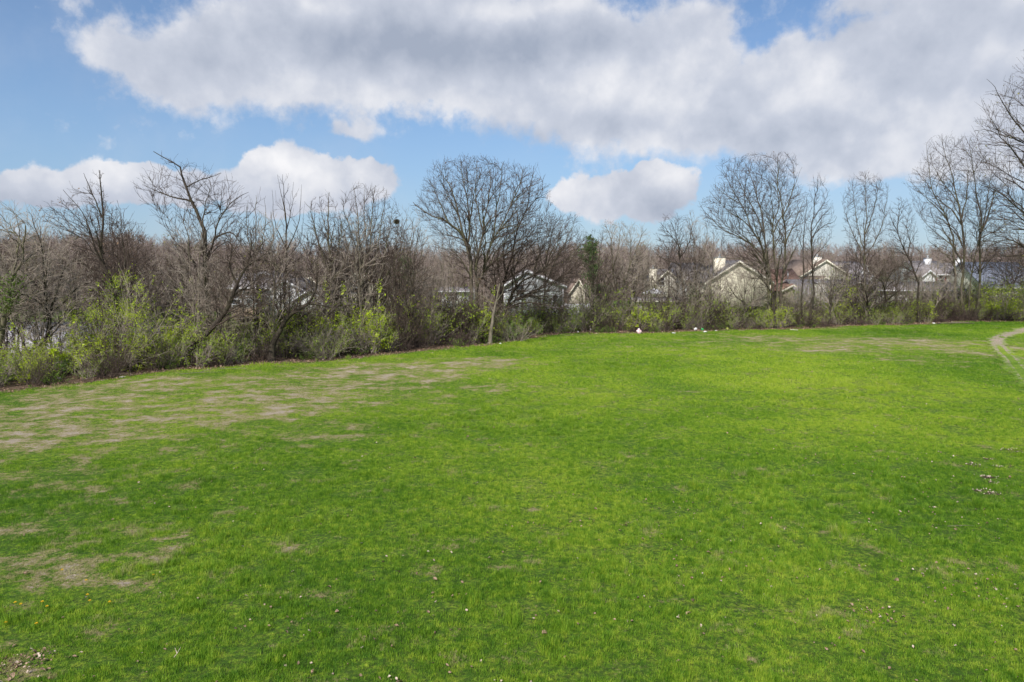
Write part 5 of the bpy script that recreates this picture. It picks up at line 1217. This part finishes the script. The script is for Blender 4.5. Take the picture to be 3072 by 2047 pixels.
# ------------------------------------------------------------------ small things
def on_ground(px, py, lift=0.0):
    g = gp(px, py); return (g[0], g[1], float(relief(g[0], g[1]))+lift)
def crumple(name, label, px, py, w, h, mat, seed, cat='rubbish', n=14, lift=0, flat=.0):
    rng = np.random.default_rng(seed); V = []; Fq = []; m = 10
    for i in range(m+1):
        th = math.pi*i/m
        for j in range(n):
            ph = 2*math.pi*j/n; r = 1+.22*math.sin(3*ph+2*th+seed)+.16*math.sin(5*ph-3*th+seed*2)+rng.normal(0, .06)
            V.append((w/2*r*math.sin(th)*math.cos(ph), w*.4*r*math.sin(th)*math.sin(ph), h/2*(1-math.cos(th)*r*.9)))
    for i in range(m):
        for j in range(n): Fq.append((i*n+j, i*n+(j+1) % n, (i+1)*n+(j+1) % n, (i+1)*n+j))
    x, y, z = on_ground(px, py); o = add(name, mesh_arrays(name, np.array(V), np.array(Fq), mat, smooth=False)); o.location = (x, y, z-.02+lift); o.rotation_euler = (0, .1, seed)
    return tag(o, label, cat)
def plastic(nm, a, b): return m_plain(nm, a, b, 5, .4, .2, .5)
pw, pp, pg, py_ = plastic('white_plastic', (.80,.79,.80), (.62,.60,.62)), plastic('pink_plastic', (.62,.30,.33), (.72,.62,.66)), plastic('green_plastic', (.02,.30,.07), (.03,.22,.05)), plastic('yellow_green_plastic', (.33,.36,.06), (.22,.25,.04))
bag = crumple('plastic_bag', 'crumpled pink and white plastic bag on the grass edge below the fan shaped tree', 1918, 1003, .46, .56, pp, 3, 'bag', 18)
KN = MB(); KN.cyl(0, 0, .50, .64, .035, 7, .10); add('tied_neck', KN.me('tied_neck', pw), bag)
crumple('plastic_bag', 'small white bag scrap left of the pink bag, nearest the centre tree', 1733, 1002, .24, .20, pw, 4, 'bag')
crumple('plastic_bag', 'upright sliver of white bag caught on a stem left of the pink bag', 1771, 997, .16, .34, pw, 5, 'bag')
crumple('plastic_bag', 'off white bag lying in the hedge foot, second scrap left of the pink bag', 1793, 995, .30, .24, m_plain('grey_plastic', (.5,.47,.42)), 6, 'bag')
crumple('rubbish', 'flat white scrap of litter right of the pink bag', 2021, 999, .48, .12, pw, 7)
crumple('plastic_bag', 'white plastic bag under the hedge beside the green ball', 2087, 992, .40, .34, pw, 8, 'bag')
def ball(name, label, px, py, r, mat):
    V = []; Fq = []; n = 16; m = 10
    for i in range(m+1):
        for j in range(n): t = math.pi*i/m; p = 2*math.pi*j/n; V.append((r*math.sin(t)*math.cos(p), r*math.sin(t)*math.sin(p), r-r*math.cos(t)))
    for i in range(m):
        for j in range(n): Fq.append((i*n+j, i*n+(j+1) % n, (i+1)*n+(j+1) % n, (i+1)*n+j))
    o = add(name, mesh_arrays(name, np.array(V), np.array(Fq), mat, smooth=True)); o.location = on_ground(px, py); return tag(o, label, 'ball')
ball('ball', 'green ball lying at the foot of the hedge among white litter', 2107, 993, .17, pg)
ball('ball', 'dull yellow green ball under the hedge left of the arching small tree', 2182, 990, .15, py_)
crumple('rubbish', 'white crumpled litter right against the green ball', 2116, 996, .36, .14, pw, 9)
crumple('rubbish', 'small white litter between the green ball and the yellow green ball', 2148, 993, .30, .12, pw, 10)
crumple('plastic_bag', 'white bag hanging in the bright green bush near the right edge', 3014, 962, .50, .34, pw, 11, 'bag', lift=.55)
crumple('rubbish', 'white scrap in the grass below the cream white brick house', 2802, 973, .40, .14, pw, 12)
crumple('rubbish', 'pale scrap at the hedge foot under the huge centre tree', 1501, 1031, .20, .12, pw, 13)
crumple('rubbish', 'white bag scrap among leaves at the far left under the lime bushes', 177, 1140, .26, .18, pw, 14)
crumple('rubbish', 'white torn scraps on the leaf litter below the tall lime bush', 367, 1136, .50, .08, pw, 15)
def plank(label, px, py, L, mat, rz):
    o = add('board', MB().box(-L/2, L/2, -.07, .07, 0, .05).me('board', mat)); x, y, z = on_ground(px, py, .06); o.location = (x, y, z); o.rotation_euler = (0, .06, rz); tag(o, label, 'board')
plank('short weathered board at the hedge foot below the cream gabled house', 2225, 994, .75, M['wood'], .1)
plank('pale board lying left of the white brick chimney at the field edge', 2382, 988, .85, M['cream_trim'], -.2)
def stick(label, px, py, pts, r, mat='bark_pale'):
    a = Acc(); ps = np.array(pts, float)
    for seg in ps: a.add(*tubes(catmull(seg, 7)[None], np.linspace(r, r*.4, 7)[None], 5))
    o = add('stick', a.mesh('stick', M[mat])); o.location = on_ground(px, py, .07); tag(o, label, 'stick')
stick('pale forked twig standing on the lawn at the bottom left', 523, 1990, [[(0,0,0),(.02,.08,.03),(.03,.20,.08)],[(.02,.08,.03),(-.05,.16,.07),(-.07,.19,.07)]], .008, 'litter_pale')
stick('long dead branch lying on the grass before the thicket at left', 600, 1128, [[(-1.2,-.3,0),(0,0,.06),(1.5,.25,.05)],[(0,0,.06),(.5,.5,.2),(.9,.9,.15)]], .022)
stick('dead branch on the grass edge left of the brush heap', 690, 1117, [[(-.8,.1,.02),(0,0,.05),(1.0,.1,.03)],[(0,0,.05),(.3,-.3,.1),(.6,-.35,.06)]], .02)
stick('thin straw coloured stick flat on the lawn at lower right', 2880, 1596, [[(-.35,0,0),(0,.01,.02),(.38,0,.01)],[(0,0,.01),(.1,.02,.02),(.2,.01,.02)]], .007)
stick('fallen logs along the hedge foot under the tall right cluster', 2870, 976, [[(-2.4,.0,.1),(0,.1,.14),(2.2,0,.12)],[(-.5,.4,.2),(.8,.3,.2),(1.9,.5,.15)]], .09, 'bark')
dm = m_plain('dandelion_petal', (.80,.52,.01), (.62,.36,.01), 30, .7)
def dandelion():
    st = MB(); st.cyl(0, 0, 0, .075, .003, 5)
    root = empty('dandelion', (0, 0, 0), 'yellow dandelion flower open in the lawn at the lower left', 'flower', 'dandelions in the lawn')
    b = []; k = 0; V = []; Fq = []
    for ring, (r0, r1, z) in enumerate([(.004,.030,.075),(.003,.023,.083),(.001,.014,.089)]):
        for j in range(14):
            a = 2*math.pi*(j+.5*ring)/14; w = .18; n = len(V)
            V += [(r0*math.cos(a), r0*math.sin(a), z), (r1*math.cos(a-w), r1*math.sin(a-w), z+.006), (r1*1.08*math.cos(a), r1*1.08*math.sin(a), z+.008), (r1*math.cos(a+w), r1*math.sin(a+w), z+.006)]; Fq.append((n, n+1, n+2, n+3))
    kid(root, add('petals', mesh_arrays('petals', np.array(V), np.array(Fq), dm), root)); kid(root, add('stem', st.me('stem', M['spring']), root)); return root
DN = None
for i, (px, py) in enumerate([(259,1750),(263,1795),(270,1815),(128,1816),(142,1831),(18,1877),(110,1882),(461,1739),(187,1716),(63,1820),(46,1813),(330,1822)]):
    if DN is None: DN = dandelion(); o = DN
    else: o = copy_tree(DN)
    o.location = on_ground(px, py)
# worn holes with wood chips near the right edge
def soil(px, py, rx, ry, seed):
    rng = np.random.default_rng(seed); n = 20; c = on_ground(px, py); V = [(c[0], c[1], c[2]+.015)]
    for j in range(n): a = 6.283*j/n; k = 1+.25*math.sin(3*a+seed)+rng.normal(0, .08); x, y = c[0]+rx*k*math.cos(a), c[1]+ry*k*math.sin(a); V.append((x, y, float(relief(x, y))+.012))
    for j in range(n): a = 6.283*j/n; k = .55; x, y = c[0]+rx*k*math.cos(a), c[1]+ry*k*math.sin(a); V.append((x, y, float(relief(x, y))+.03+.015*math.sin(5*a)))
    Fs = [(1+j, 1+(j+1) % n, 1+n+(j+1) % n, 1+n+j) for j in range(n)]; Ft = [(0, 1+n+j, 1+n+(j+1) % n) for j in range(n)]
    tag(add('soil', mesh_arrays('soil', np.array(V), [np.array(Fs), np.array(Ft)], m_soil)), kind='structure')
m_soil = m_plain('dark_soil', (.11,.08,.06), (.035,.025,.02), 9, .95, .8, .1)
SOIL = [(2922,1398,.24,.20),(2968,1376,.22,.12),(2960,1436,.22,.12),(2977,1452,.14,.14),(2976,1490,.30,.14),(3062,1352,.35,.22),(2995,1402,.14,.08),(3030,1345,.2,.1),(2930,1480,.2,.08)]
for i, (a, b, c, d) in enumerate(SOIL): soil(a, b, c, d, i+50)
def chips():
    rng = np.random.default_rng(61); V = []; Fq = []
    for (px, py, rx, ry) in SOIL:
        c = on_ground(px, py)
        for k in range(26):
            x = c[0]+rng.normal(0, rx*.75); y = c[1]+rng.normal(0, ry*.75); z = float(relief(x, y))+rng.uniform(.03, .06); a = rng.random()*3.14; l = rng.uniform(.015, .05); w = l*.3; n = len(V); ca, sa = math.cos(a), math.sin(a)
            for (u, v, q) in ((-l,-w,0),(l,-w,.01),(l,w,.02),(-l,w,.01)): V.append((x+u*ca-v*sa, y+u*sa+v*ca, z+q))
            Fq.append((n, n+1, n+2, n+3))
    tag(add('wood_chips', mesh_arrays('wood_chips', np.array(V), np.array(Fq), M['litter_pale'])), 'pale wood chips round the worn holes in the lawn at right', None, None, 'stuff')
chips()
